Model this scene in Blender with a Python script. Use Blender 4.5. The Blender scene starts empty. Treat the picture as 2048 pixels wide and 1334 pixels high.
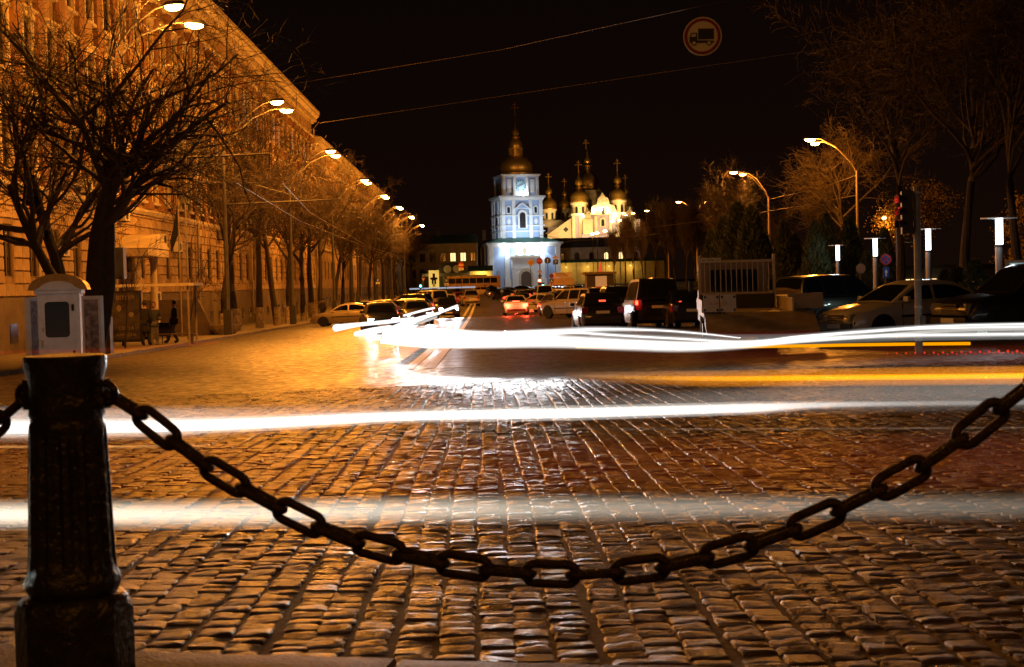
import bpy, bmesh, math, random
from math import sin, cos, pi, radians, sqrt, atan2, tan
from mathutils import Vector, Matrix
random.seed(11)
sc = bpy.context.scene
C = sc.collection

# ------------------------------------------------------------------ camera, world, exposure
EYE = Vector((0, 0, 1.25))
FPX = 2844.0
ROLL, PITCH, YAW = radians(1.43), radians(2.04), radians(1.037)
MROT = Matrix.Rotation(-YAW, 3, 'Z') @ Matrix.Rotation(radians(90) - PITCH, 3, 'X') @ Matrix.Rotation(-ROLL, 3, 'Z')
cd = bpy.data.cameras.new('camera')
cam = bpy.data.objects.new('camera', cd)
C.objects.link(cam)
cam.matrix_world = Matrix.Translation(EYE) @ MROT.to_4x4()
cd.sensor_width = 36.0
cd.lens = 50.0
cd.clip_start = 0.1
cd.clip_end = 6000
cd.dof.use_dof = True
cd.dof.focus_distance = 75
cd.dof.aperture_fstop = 8.0
cd.dof.aperture_blades = 9
sc.camera = cam

w = bpy.data.worlds.new('World')
sc.world = w
w.use_nodes = True
nt = w.node_tree
nt.nodes.clear()
out = nt.nodes.new('ShaderNodeOutputWorld')
bg = nt.nodes.new('ShaderNodeBackground')
sky = nt.nodes.new('ShaderNodeTexSky')
sky.sky_type = 'NISHITA'
sky.sun_disc = False
sky.sun_elevation = radians(-8)
sky.sun_rotation = radians(200)
skm = nt.nodes.new('ShaderNodeMixRGB')
skm.blend_type = 'ADD'
skm.inputs[0].default_value = 1.0
tc = nt.nodes.new('ShaderNodeTexCoord')
sep = nt.nodes.new('ShaderNodeSeparateXYZ')
rmp = nt.nodes.new('ShaderNodeValToRGB')       # the town's glow on the night sky
rmp.color_ramp.elements[0].position = 0.0
rmp.color_ramp.elements[0].color = (0.062, 0.024, 0.012, 1)
rmp.color_ramp.elements[1].position = 0.32
rmp.color_ramp.elements[1].color = (0.012, 0.006, 0.005, 1)
nt.links.new(tc.outputs['Generated'], sep.inputs[0])
nt.links.new(sep.outputs['Z'], rmp.inputs[0])
nt.links.new(sky.outputs[0], skm.inputs[1])
nt.links.new(rmp.outputs[0], skm.inputs[2])
nt.links.new(skm.outputs[0], bg.inputs[0])
bg.inputs[1].default_value = 0.1
nt.links.new(bg.outputs[0], out.inputs[0])

sc.view_settings.view_transform = 'Standard'
sc.view_settings.look = 'None'
sc.view_settings.exposure = 0.0
sc.view_settings.gamma = 1.0
sc.view_settings.use_curve_mapping = False
cy = sc.cycles
cy.use_denoising = True
cy.max_bounces = 5
cy.diffuse_bounces = 2
cy.glossy_bounces = 3
cy.transmission_bounces = 4
cy.volume_bounces = 0
cy.transparent_max_bounces = 12
cy.sample_clamp_indirect = 4.0
cy.sample_clamp_direct = 0.0
cy.use_light_tree = True
cy.caustics_reflective = False
cy.caustics_refractive = False

SODIUM = (1.0, 0.32, 0.03)

# ------------------------------------------------------------------ where things stand
def ray(px, py):
    v = MROT @ Vector(((px - 1024) / FPX, (667 - py) / FPX, -1))
    return v / v.y

def Pt(px, py, d):
    return EYE + ray(px, py) * d

def PX(px, d, py=600):
    return ray(px, py).x * d

PROF = [(-200, 1.25), (-6, 1.25), (4, 1.34), (7, 1.36), (15, 1.52), (24, 1.74), (40, 1.92), (60, 2.1), (106, 2.42), (160, 2.35),
        (250, 1.9), (340, 1.2), (400, 0.95), (520, 0.8), (6000, 0.8)]

def sstep(a, b, x):
    t = min(1, max(0, (x - a) / (b - a)))
    return t * t * (3 - 2 * t)

def gz(x, y):
    for (a, ha), (b, hb) in zip(PROF, PROF[1:]):
        if y <= b:
            h = ha + (hb - ha) * (y - a) / (b - a)
            break
    else:
        h = PROF[-1][1]
    c = 0.02 * sstep(10, 30, y) * (1 - sstep(110, 200, y))
    return 1.25 - h + c * max(-18, min(18, x))

def at(px, d, dz=0.0):
    x = PX(px, d)
    return Vector((x, d, gz(x, d) + dz))

# ------------------------------------------------------------------ materials
MATS = {}

def mat(name, col, rough=0.6, metal=0.0, var=0.0, scale=4.0, bump=0.0, bscale=None, spec=0.5, col2=None, coat=0.0, island=0.0):
    if name in MATS:
        return MATS[name]
    m = bpy.data.materials.new(name)
    m.use_nodes = True
    n = m.node_tree
    b = n.nodes['Principled BSDF']
    b.inputs['Base Color'].default_value = (*col, 1)
    b.inputs['Roughness'].default_value = rough
    b.inputs['Metallic'].default_value = metal
    b.inputs['Specular IOR Level'].default_value = spec
    b.inputs['Coat Weight'].default_value = coat
    b.inputs['Coat Roughness'].default_value = 0.05
    if var or bump or col2:
        t = n.nodes.new('ShaderNodeTexCoord')
        no = n.nodes.new('ShaderNodeTexNoise')
        no.inputs['Scale'].default_value = scale
        no.inputs['Detail'].default_value = 6
        no.inputs['Roughness'].default_value = 0.65
        n.links.new(t.outputs['Object'], no.inputs['Vector'])
        if var or col2:
            r = n.nodes.new('ShaderNodeValToRGB')
            c2 = col2 or tuple(max(0, c * (1 - var)) for c in col)
            c1 = col if col2 else tuple(min(1, c * (1 + var * .6)) for c in col)
            r.color_ramp.elements[0].position = 0.32
            r.color_ramp.elements[1].position = 0.68
            r.color_ramp.elements[0].color = (*c2, 1)
            r.color_ramp.elements[1].color = (*c1, 1)
            n.links.new(no.outputs['Fac'], r.inputs[0])
            src = r.outputs[0]
            if island:
                g = n.nodes.new('ShaderNodeNewGeometry')
                oi = n.nodes.new('ShaderNodeObjectInfo')
                ad = n.nodes.new('ShaderNodeMath'); ad.operation = 'ADD'
                fr = n.nodes.new('ShaderNodeMath'); fr.operation = 'FRACT'
                mr = n.nodes.new('ShaderNodeMapRange')
                mr.inputs[3].default_value = 1 - island
                mr.inputs[4].default_value = 1 + island
                mx = n.nodes.new('ShaderNodeVectorMath'); mx.operation = 'SCALE'
                n.links.new(g.outputs['Random Per Island'], ad.inputs[0])
                n.links.new(oi.outputs['Random'], ad.inputs[1])
                n.links.new(ad.outputs[0], fr.inputs[0])
                n.links.new(fr.outputs[0], mr.inputs[0])
                n.links.new(src, mx.inputs[0])
                n.links.new(mr.outputs[0], mx.inputs['Scale'])
                src = mx.outputs[0]
            n.links.new(src, b.inputs['Base Color'])
        if bump:
            n2 = n.nodes.new('ShaderNodeTexNoise')
            n2.inputs['Scale'].default_value = bscale or scale * 5
            n2.inputs['Detail'].default_value = 5
            n.links.new(t.outputs['Object'], n2.inputs['Vector'])
            bp = n.nodes.new('ShaderNodeBump')
            bp.inputs['Strength'].default_value = min(1, bump)
            bp.inputs['Distance'].default_value = 0.02
            n.links.new(n2.outputs['Fac'], bp.inputs['Height'])
            n.links.new(bp.outputs[0], b.inputs['Normal'])
    MATS[name] = m
    return m

def emat(name, col, strength, base=(0.1, 0.1, 0.1)):
    if name in MATS:
        return MATS[name]
    m = bpy.data.materials.new(name)
    m.use_nodes = True
    b = m.node_tree.nodes['Principled BSDF']
    b.inputs['Base Color'].default_value = (*base, 1)
    b.inputs['Emission Color'].default_value = (*col, 1)
    b.inputs['Emission Strength'].default_value = strength
    MATS[name] = m
    return m

# ------------------------------------------------------------------ mesh builder
class MB:
    def __init__(s):
        s.v = []; s.f = []

    def add(s, vs, fs, M=None):
        n = len(s.v)
        if M is not None:
            vs = [M @ Vector(p) for p in vs]
        s.v += [tuple(p) for p in vs]
        s.f += [tuple(i + n for i in q) for q in fs]
        return s

    def box(s, c, sz, rz=0.0, M=None, top=1.0):
        hx, hy, hz = sz[0] / 2, sz[1] / 2, sz[2] / 2
        vs = [(-hx, -hy, -hz), (hx, -hy, -hz), (hx, hy, -hz), (-hx, hy, -hz),
              (-hx * top, -hy * top, hz), (hx * top, -hy * top, hz), (hx * top, hy * top, hz), (-hx * top, hy * top, hz)]
        cr, sr = cos(rz), sin(rz)
        vs = [(c[0] + x * cr - y * sr, c[1] + x * sr + y * cr, c[2] + z) for x, y, z in vs]
        return s.add(vs, [(0, 3, 2, 1), (4, 5, 6, 7), (0, 1, 5, 4), (1, 2, 6, 5), (2, 3, 7, 6), (3, 0, 4, 7)], M)

    def bx(s, x0, x1, y0, y1, z0, z1, M=None):
        return s.box(((x0 + x1) / 2, (y0 + y1) / 2, (z0 + z1) / 2), (abs(x1 - x0), abs(y1 - y0), abs(z1 - z0)), 0, M)

    def tube(s, pts, rad, n=8, cap=True):
        pts = [Vector(p) for p in pts]
        if not hasattr(rad, '__len__'):
            rad = [rad] * len(pts)
        vs = []; fs = []
        up = Vector((0, 0, 1))
        for i, p in enumerate(pts):
            t = (pts[min(i + 1, len(pts) - 1)] - pts[max(i - 1, 0)])
            t = t.normalized() if t.length > 1e-9 else Vector((0, 0, 1))
            a = t.cross(up)
            if a.length < 0.05:
                a = t.cross(Vector((1, 0, 0)))
            a.normalize()
            b = t.cross(a)
            r = rad[i]
            ra, rb = (r if hasattr(r, '__len__') else (r, r))
            for k in range(n):
                q = 2 * pi * k / n
                vs.append(p + a * (cos(q) * ra) + b * (sin(q) * rb))
        for i in range(len(pts) - 1):
            for k in range(n):
                k2 = (k + 1) % n
                fs.append((i * n + k, i * n + k2, (i + 1) * n + k2, (i + 1) * n + k))
        if cap:
            fs.append(tuple(range(n - 1, -1, -1)))
            fs.append(tuple((len(pts) - 1) * n + k for k in range(n)))
        return s.add(vs, fs)

    def lathe(s, prof, n=24, c=(0, 0, 0), M=None, ph=0.0, cap=True):
        vs = []; fs = []
        for r, z in prof:
            for k in range(n):
                q = 2 * pi * k / n + ph
                vs.append((c[0] + r * cos(q), c[1] + r * sin(q), c[2] + z))
        m = len(prof)
        for i in range(m - 1):
            for k in range(n):
                k2 = (k + 1) % n
                fs.append((i * n + k, i * n + k2, (i + 1) * n + k2, (i + 1) * n + k))
        if cap:
            fs.append(tuple(range(n - 1, -1, -1)))
            fs.append(tuple((m - 1) * n + k for k in range(n)))
        return s.add(vs, fs, M)

    def prism(s, poly, a, b, plane='xz', M=None):
        # extrude a 2D polygon between a and b along the axis missing from plane
        n = len(poly)
        def mk(p, t):
            return (p[0], t, p[1]) if plane == 'xz' else ((t, p[0], p[1]) if plane == 'yz' else (p[0], p[1], t))
        vs = [mk(p, a) for p in poly] + [mk(p, b) for p in poly]
        fs = [tuple(range(n - 1, -1, -1)), tuple(range(n, 2 * n))]
        for k in range(n):
            k2 = (k + 1) % n
            fs.append((k, k2, n + k2, n + k))
        return s.add(vs, fs, M)

    def mesh(s, name, m, smooth=False):
        me = bpy.data.meshes.new(name)
        me.from_pydata(s.v, [], s.f)
        if smooth:
            me.shade_smooth()
            try:
                me.set_sharp_from_angle(angle=radians(38 if smooth is True else smooth))
            except Exception:
                pass
        me.materials.append(m)
        return me

    def obj(s, name, m, parent=None, smooth=False, loc=None, rz=None):
        return link(name, s.mesh(name, m, smooth), parent, loc, rz)

def link(name, data, parent=None, loc=None, rz=None):
    o = bpy.data.objects.new(name, data)
    C.objects.link(o)
    if parent is not None:
        o.parent = parent
    if loc is not None:
        o.location = loc
    if rz is not None:
        o.rotation_euler = (0, 0, rz)
    return o

def thing(name, label, cat, loc=(0, 0, 0), rz=0.0, group=None):
    o = link(name, None, None, loc, rz)
    return tag(o, label, cat, group)

def tag(o, label, cat, group=None):
    o['label'] = label
    o['category'] = cat
    if group:
        o['group'] = group
    return o

def struct(o):
    o['kind'] = 'structure'
    return o

def dup(o, loc=None, rz=None, label=None, group=None, parent=None):
    c = o.copy()
    C.objects.link(c)
    if parent is not None:
        c.parent = parent
    if loc is not None:
        c.location = loc
    if rz is not None:
        c.rotation_euler = (0, 0, rz)
    if label:
        c['label'] = label
    if group:
        c['group'] = group
    for ch in list(o.children):
        dup(ch, parent=c)
    return c

def light(name, kind, col, watts, loc, parent=None, radius=0.1, target=None, spot=None, blend=0.4):
    ld = bpy.data.lights.new(name, kind)
    ld.color = col
    ld.energy = watts
    if kind in ('POINT', 'SPOT'):
        ld.shadow_soft_size = radius
    if kind == 'SPOT':
        ld.spot_size = radians(spot)
        ld.spot_blend = blend
    o = bpy.data.objects.new(name, ld)
    C.objects.link(o)
    if parent is not None:
        o.parent = parent
    o.location = loc
    if target is not None:
        o.rotation_euler = (Vector(target) - Vector(loc)).to_track_quat('-Z', 'Y').to_euler()
    return o

def text(body, size, m, parent, loc, rot=(pi / 2, 0, 0), name='lettering', depth=0.004, align='CENTER', sx=1.0):
    cu = bpy.data.curves.new(name, 'FONT')
    cu.body = body
    cu.size = size
    cu.extrude = depth
    cu.align_x = align
    cu.align_y = 'CENTER'
    cu.resolution_u = 3
    tmp = bpy.data.objects.new(name, cu)
    C.objects.link(tmp)
    me = bpy.data.meshes.new_from_object(tmp.evaluated_get(bpy.context.evaluated_depsgraph_get()))
    bpy.data.objects.remove(tmp)
    me.materials.clear(); me.materials.append(m)
    o = link(name, me, parent, loc)
    o.rotation_euler = rot
    o.scale = (sx, 1, 1)
    return o

ORD = 'nearest second third fourth fifth sixth seventh eighth ninth tenth eleventh twelfth thirteenth fourteenth fifteenth sixteenth seventeenth eighteenth nineteenth twentieth'.split()
# ================================================================== THE GROUND
def asphalt_material():
    m = bpy.data.materials.new('asphalt')
    m.use_nodes = True
    n = m.node_tree
    b = n.nodes['Principled BSDF']
    L = n.links.new
    t = n.nodes.new('ShaderNodeTexCoord')
    def noise(scale, stretch, detail=5):
        mp = n.nodes.new('ShaderNodeMapping'); mp.inputs['Scale'].default_value = stretch
        q = n.nodes.new('ShaderNodeTexNoise'); q.inputs['Scale'].default_value = scale; q.inputs['Detail'].default_value = detail
        L(t.outputs['Object'], mp.inputs[0]); L(mp.outputs[0], q.inputs['Vector'])
        return q.outputs['Fac']
    big = noise(.35, (1, .4, 1), 6)
    r = n.nodes.new('ShaderNodeValToRGB')
    r.color_ramp.elements[0].position = .33; r.color_ramp.elements[0].color = (.042, .034, .027, 1)
    r.color_ramp.elements[1].position = .68; r.color_ramp.elements[1].color = (.09, .068, .05, 1)
    L(big, r.inputs[0])
    vor = n.nodes.new('ShaderNodeTexVoronoi'); vor.inputs['Scale'].default_value = 6.5
    L(t.outputs['Object'], vor.inputs['Vector'])
    cs = n.nodes.new('ShaderNodeSeparateColor'); L(vor.outputs['Color'], cs.inputs[0])
    cm = n.nodes.new('ShaderNodeMapRange'); cm.inputs[3].default_value = .45; cm.inputs[4].default_value = 1.5; L(cs.outputs[0], cm.inputs[0])
    sc_ = n.nodes.new('ShaderNodeVectorMath'); sc_.operation = 'SCALE'
    L(r.outputs[0], sc_.inputs[0]); L(cm.outputs[0], sc_.inputs['Scale']); L(sc_.outputs[0], b.inputs['Base Color'])
    rr = n.nodes.new('ShaderNodeMapRange'); rr.inputs[3].default_value = .3; rr.inputs[4].default_value = .6
    L(cs.outputs[1], rr.inputs[0]); L(rr.outputs[0], b.inputs['Roughness'])
    ad = n.nodes.new('ShaderNodeMath'); ad.operation = 'ADD'
    L(noise(3.2, (1, 1.6, 1)), ad.inputs[0]); L(noise(11, (1, 1, 1)), ad.inputs[1])
    bp = n.nodes.new('ShaderNodeBump'); bp.inputs['Strength'].default_value = .8; bp.inputs['Distance'].default_value = .045
    L(ad.outputs[0], bp.inputs['Height']); L(bp.outputs[0], b.inputs['Normal'])
    return m

ASPH = asphalt_material()
def frange(a, b, s):
    r = []
    while a < b - 1e-6:
        r.append(a); a += s
    return r
ys = [-150, -60, -25, -10, -4, 0] + frange(2, 60, 2) + frange(60, 130, 5) + frange(130, 420, 15) + [420, 480, 600, 900, 1500, 3000]
xs = [-1500, -600, -250, -120, -60, -35, -24] + frange(-20, 36, 2.0) + [36, 50, 80, 140, 300, 700, 1500]
COB0, COB1 = 3.0, 26.0
def cobdrop(x, y):
    return 0.045 if (2.5 < y < 25.0 and abs(x) < 15) else 0.0
g = MB()
for y in ys:
    for x in xs:
        g.v.append((x, y, gz(x, y) - cobdrop(x, y)))
nx = len(xs)
for j in range(len(ys) - 1):
    for i in range(nx - 1):
        a = j * nx + i
        g.f.append((a, a + 1, a + nx + 1, a + nx))
ground = struct(g.obj('ground', ASPH, smooth=180))

# joint sand showing between the setts
SAND = mat('joint_sand', (.21, .165, .1), .85, var=.5, scale=30, bump=.5, bscale=160)
sb = MB()
bys = frange(2.6, 25.6, .5) + [25.6]; bxs = frange(-12, 12.1, 1.0)
for y in bys:
    for x in bxs:
        sb.v.append((x, y, gz(x, y) - 0.012))
for j in range(len(bys) - 1):
    for i in range(len(bxs) - 1):
        a = j * len(bxs) + i
        sb.f.append((a, a + 1, a + len(bxs) + 1, a + len(bxs)))
bed = struct(sb.obj('cobbled_road', SAND, smooth=180))

def cobble_material():
    m = bpy.data.materials.new('cobblestone')
    m.use_nodes = True
    n = m.node_tree
    b = n.nodes['Principled BSDF']
    L = n.links.new
    t = n.nodes.new('ShaderNodeNewGeometry')
    no = n.nodes.new('ShaderNodeTexNoise'); no.inputs['Scale'].default_value = 26; no.inputs['Detail'].default_value = 9; no.inputs['Roughness'].default_value = .7
    L(t.outputs['Position'], no.inputs['Vector'])
    r = n.nodes.new('ShaderNodeValToRGB')
    r.color_ramp.elements[0].position = .3; r.color_ramp.elements[0].color = (.045, .028, .016, 1)
    r.color_ramp.elements[1].position = .72; r.color_ramp.elements[1].color = (.14, .088, .05, 1)
    L(no.outputs['Fac'], r.inputs[0])
    oi = n.nodes.new('ShaderNodeObjectInfo')
    ad = n.nodes.new('ShaderNodeMath'); ad.operation = 'ADD'
    fr = n.nodes.new('ShaderNodeMath'); fr.operation = 'FRACT'
    mr = n.nodes.new('ShaderNodeMapRange'); mr.inputs[3].default_value = .6; mr.inputs[4].default_value = 1.45
    sc_ = n.nodes.new('ShaderNodeVectorMath'); sc_.operation = 'SCALE'
    L(t.outputs['Random Per Island'], ad.inputs[0]); L(oi.outputs['Random'], ad.inputs[1])
    L(ad.outputs[0], fr.inputs[0]); L(fr.outputs[0], mr.inputs[0])
    L(r.outputs[0], sc_.inputs[0]); L(mr.outputs[0], sc_.inputs['Scale'])
    L(sc_.outputs[0], b.inputs['Base Color'])
    rr = n.nodes.new('ShaderNodeMapRange'); rr.inputs[3].default_value = .2; rr.inputs[4].default_value = .5
    L(no.outputs['Fac'], rr.inputs[0]); L(rr.outputs[0], b.inputs['Roughness'])
    mp = n.nodes.new('ShaderNodeMapping'); mp.inputs['Scale'].default_value = (22, 60, 30)
    n2 = n.nodes.new('ShaderNodeTexNoise'); n2.inputs['Scale'].default_value = 1; n2.inputs['Detail'].default_value = 8; n2.inputs['Roughness'].default_value = .72
    L(t.outputs['Position'], mp.inputs[0]); L(mp.outputs[0], n2.inputs['Vector'])
    bp = n.nodes.new('ShaderNodeBump'); bp.inputs['Strength'].default_value = 1.0; bp.inputs['Distance'].default_value = .02
    L(n2.outputs['Fac'], bp.inputs['Height']); L(bp.outputs[0], b.inputs['Normal'])
    return m

COB = cobble_material()
rs = random.Random(5)
def stone_variant():
    # unit stone: x,y in -.5..+.5, top near z=0, skirt to z=-.04
    N = 6
    GU = (-.5, -.44, -.2, .2, .44, .5)
    vs = []
    jit = [[(rs.uniform(-.03, .03), rs.uniform(-.05, .05)) for _ in range(N)] for _ in range(N)]
    tilt = rs.uniform(-.005, .005), rs.uniform(-.005, .005)
    ridge = [rs.uniform(-.006, .005) for _ in range(N)]
    for j in range(N):
        for i in range(N):
            u, v = GU[i], GU[j]
            e = max(abs(u), abs(v)) * 2
            rx = 1 - .10 * (abs(v) * 2) ** 4; ry = 1 - .10 * (abs(u) * 2) ** 4
            z = -.009 * e ** 10 + tilt[0] * u * 2 + tilt[1] * v * 2 + ridge[j] * (1 - e * .5) + rs.uniform(-.0035, .0035)
            vs.append(((u * rx + jit[j][i][0] * .6), (v * ry + jit[j][i][1] * .6), z))
    fs = []
    for j in range(N - 1):
        for i in range(N - 1):
            a = j * N + i
            fs.append((a, a + 1, a + N + 1, a + N))
    ring = [i for i in range(N)] + [j * N + N - 1 for j in range(1, N)] + [(N - 1) * N + i for i in range(N - 2, -1, -1)] + [j * N for j in range(N - 2, 0, -1)]
    base = len(vs)
    for q in ring:
        x, y, z = vs[q]
        vs.append((x * 1.03, y * 1.03, -.05))
    m = len(ring)
    for k in range(m):
        k2 = (k + 1) % m
        fs.append((ring[k], base + k, base + k2, ring[k2]))
    return vs, fs
SV = [stone_variant() for _ in range(14)]

# kerb line of the near pavement (top z = 0), running slightly towards us on the right
def floor0(px, py):
    r = ray(px, py); d = -EYE.z / r.z
    return Vector((r.x * d, d, 0))
KA, KB = floor0(250, 1299), floor0(1340, 1326)
KD = (KB - KA).normalized(); KN = Vector((-KD.y, KD.x, 0))          # KN points to the road
def past_kerb(x, y):
    return (Vector((x, y, 0)) - KA).dot(KN)
stones = []
PITCH_X = .156
k = 0
for ci in range(-76, 77):
    cx0 = ci * PITCH_X
    y = 3.4 + rs.uniform(0, .13)
    drift = rs.uniform(0, 6.28)
    while y < 25.2:
        ln = rs.uniform(.085, .145)
        cy0 = y + ln / 2
        cx = cx0 + .016 * sin(cy0 * .9 + drift) + rs.uniform(-.006, .006)
        y += ln + rs.uniform(.005, .013)
        d = cy0
        if abs(cx - .018 * d) > .378 * d + .35:
            continue
        if past_kerb(cx, cy0) < .075:
            continue
        wdt = PITCH_X - rs.uniform(.004, .018)
        stones.append((d, cx, cy0, wdt, ln, rs.randrange(14), rs.uniform(-.07, .07), rs.uniform(-.006, .005)))
stones.sort(key=lambda s: s[0])
near = [s for s in stones if abs(s[1] - .018 * s[0]) < .36 * s[0] + .06][:300]
nearset = set(id(s) for s in near)
SM = []
for vs, fs in SV:
    q = MB(); q.add(vs, fs); SM.append(q.mesh('cobblestone', COB, smooth=50))
for s in near:
    o = link('cobblestone', SM[s[5]], bed, (s[1], s[2], gz(s[1], s[2]) + s[7]), s[6])
    o.scale = (s[3], s[4], 1)
q = MB()
for s in stones:
    if id(s) in nearset:
        continue
    vs, fs = SV[s[5]]
    cr, sr = cos(s[6]), sin(s[6]); z0 = gz(s[1], s[2]) + s[7]
    n0 = len(q.v)
    q.v += [(s[1] + x * s[3] * cr - yy * s[4] * sr, s[2] + x * s[3] * sr + yy * s[4] * cr, z0 + z) for x, yy, z in vs]
    q.f += [tuple(i + n0 for i in f) for f in fs]
far_cob = q.obj('cobblestone_field', COB, bed, smooth=50)
far_cob['kind'] = 'stuff'

# near pavement with kerb stones
NP = mat('pavement_stone', (.2, .165, .12), .62, var=.45, scale=9, bump=.7, bscale=60)
pv = MB()
a = KA - KD * 9 - KN * .302; b_ = KB + KD * 9 - KN * .302
pv.add([a + Vector((0, 0, -.006)), b_ + Vector((0, 0, -.006)), b_ - KN * 14 + Vector((0, 0, -.006)), a - KN * 14 + Vector((0, 0, -.006))], [(0, 3, 2, 1)])
near_pave = struct(pv.obj('pavement', NP))
ka = atan2(KD.y, KD.x)
L0 = -7.0
while L0 < 9:
    ln = random.uniform(.92, 1.1)
    kb = MB()
    N = 9
    vs = []
    hw = .15
    for i in range(N):
        u = (i / (N - 1) - .5) * (ln - .025)
        for (vv, zz) in ((hw, -.2), (hw + random.uniform(-.004, .004), -.02), (hw - .018, 0.0 + random.uniform(-.003, .002)), (0, .002 + random.uniform(-.003, .003)), (-hw, 0), (-hw, -.2)):
            vs.append((u, vv, zz))
    fs = []
    for i in range(N - 1):
        for j in range(5):
            p = i * 6 + j
            fs.append((p, p + 1, p + 7, p + 6))
    fs += [(5, 4, 3, 2, 1, 0), tuple((N - 1) * 6 + j for j in range(6))]
    kb.add(vs, fs)
    p = KA + KD * (L0 + ln / 2) - KN * .15
    kb.obj('kerb_stone', NP, near_pave, smooth=45, loc=(p.x, p.y, random.uniform(-.004, .004)), rz=ka + random.uniform(-.004, .004))
    L0 += ln

# left pavement: raised sheet with kerb stones along the street
KX, FX = -13.0, -18.6            # kerb and building line
PAV = mat('pavement_slabs', (.2, .17, .13), .7, var=.4, scale=1.6, bump=.4, bscale=20)
pv = MB()
pys = frange(24, 130, 3) + frange(130, 331, 15)
for y in pys:
    for x in (KX - .22, -15, FX - .5):
        pv.v.append((x, y, gz(x, y) + .13))
for j in range(len(pys) - 1):
    for i in range(2):
        a = j * 3 + i
        pv.f.append((a, a + 3, a + 4, a + 1))
left_pave = struct(pv.obj('left_pavement', PAV))
ksm = MB().box((0, 0, 0), (.22, 2.94, .3)).mesh('kerb_stone', mat('kerb_granite', (.24, .2, .16), .7, var=.4, scale=5, bump=.4))
y = 25.5
while y < 180:
    p = Vector((KX - .11, y, gz(KX, y)))
    o = link('kerb_stone', ksm, left_pave, (p.x, p.y, p.z - .017))
    y += 3.0
kl = MB()
kl.tube([(KX - .11, yy, gz(KX, yy) + .0) for yy in frange(180, 330, 10)], [(.11, .14)] * 15, 4)
kl.obj('far_kerb', MATS['kerb_granite'], left_pave)['kind'] = 'stuff'

# right-hand verge under the park trees
VG = mat('park_soil', (.05, .045, .025), .95, var=.5, scale=3, bump=.6)
pv = MB()
for y in frange(36, 400, 6):
    x0 = 17.0 + .05 * (y - 40) if y < 200 else 25
    for x in (x0, x0 + 8, 120):
        pv.v.append((x, y, gz(x, y) + .1))
nn = len(pv.v) // 3
for j in range(nn - 1):
    for i in range(2):
        a = j * 3 + i
        pv.f.append((a, a + 1, a + 4, a + 3))
struct(pv.obj('park_lawn', VG))

# painted markings
WP = mat('road_paint', (.78, .76, .7), .55, var=.35, scale=6)
def ground_strip(name, pts, wd, lift=.012, seg=None):
    q = MB()
    P = [Vector((p[0], p[1], 0)) for p in pts]
    fine = []
    for p, r in zip(P, P[1:]):
        n_ = max(1, int((r - p).length / 2))
        fine += [p.lerp(r, i / n_) for i in range(n_)]
    fine.append(P[-1])
    for i, p in enumerate(fine):
        t = (fine[min(i + 1, len(fine) - 1)] - fine[max(0, i - 1)]).normalized()
        n_ = Vector((-t.y, t.x, 0)) * wd / 2
        for s_ in (p + n_, p - n_):
            q.v.append((s_.x, s_.y, gz(s_.x, s_.y) + lift))
    for i in range(len(fine) - 1):
        q.f.append((2 * i, 2 * i + 1, 2 * i + 3, 2 * i + 2))
    return struct(q.obj(name, WP))
def G(px, py):
    r = ray(px, py); d = 20.0
    for _ in range(60):
        z = gz(r.x * d, d)
        d += ((EYE.z + r.z * d) - z) / max(.004, -r.z) * .6
        d = max(3, min(900, d))
    return Vector((r.x * d, d, gz(r.x * d, d)))
ca, cb_ = G(838, 738), G(947, 606)
for off in (-.24, .24):
    ground_strip('road_marking', [(ca.x + off, ca.y), (ca.x + off + .1, 58), (cb_.x + off, cb_.y), (cb_.x + off, 180)], .22)
# worn seam lines across the carriageway
def worn(px0, py0, px1, py1, wd):
    a, b = G(px0, py0), G(px1, py1)
    return ground_strip('road_marking', [(a.x, a.y), (b.x, b.y)], wd)
worn(690, 740, 960, 733, .06)
worn(880, 717, 1060, 700, .05)
# ================================================================== LEFT STREET FRONT
OCH = mat('ochre_render', (.36, .24, .12), .8, var=.5, scale=.9, bump=.25, bscale=12)
CRM = mat('cream_stucco', (.6, .5, .34), .75, var=.25, scale=1.2, bump=.2, bscale=15)
BRK = mat('orange_pilaster', (.3, .15, .065), .8, var=.25, scale=1.0, bump=.2, bscale=15)
BLK = mat('rusticated_stone', (.44, .31, .17), .8, var=.3, scale=1.3, bump=.35, bscale=14, island=.12)
PLN = mat('plinth_stone', (.16, .12, .08), .75, var=.35, scale=1.4, bump=.3)
FRM = mat('window_frame_paint', (.14, .1, .07), .6)
GLS = mat('dark_window_glass', (.008, .008, .01), .1, spec=.5)
ROOFM = mat('roof_tin', (.12, .1, .085), .5, metal=.5, var=.3, scale=1)
LITC = emat('lit_window_cool', (.75, .9, 1.0), .55, (.3, .3, .3))
LITW = emat('lit_window_warm', (1.0, .72, .3), 1.6, (.3, .3, .3))
IRON = mat('dark_iron', (.03, .028, .026), .5, metal=.6)
PIPE = mat('zinc_pipe', (.5, .43, .33), .5, metal=.3, var=.2)

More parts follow.
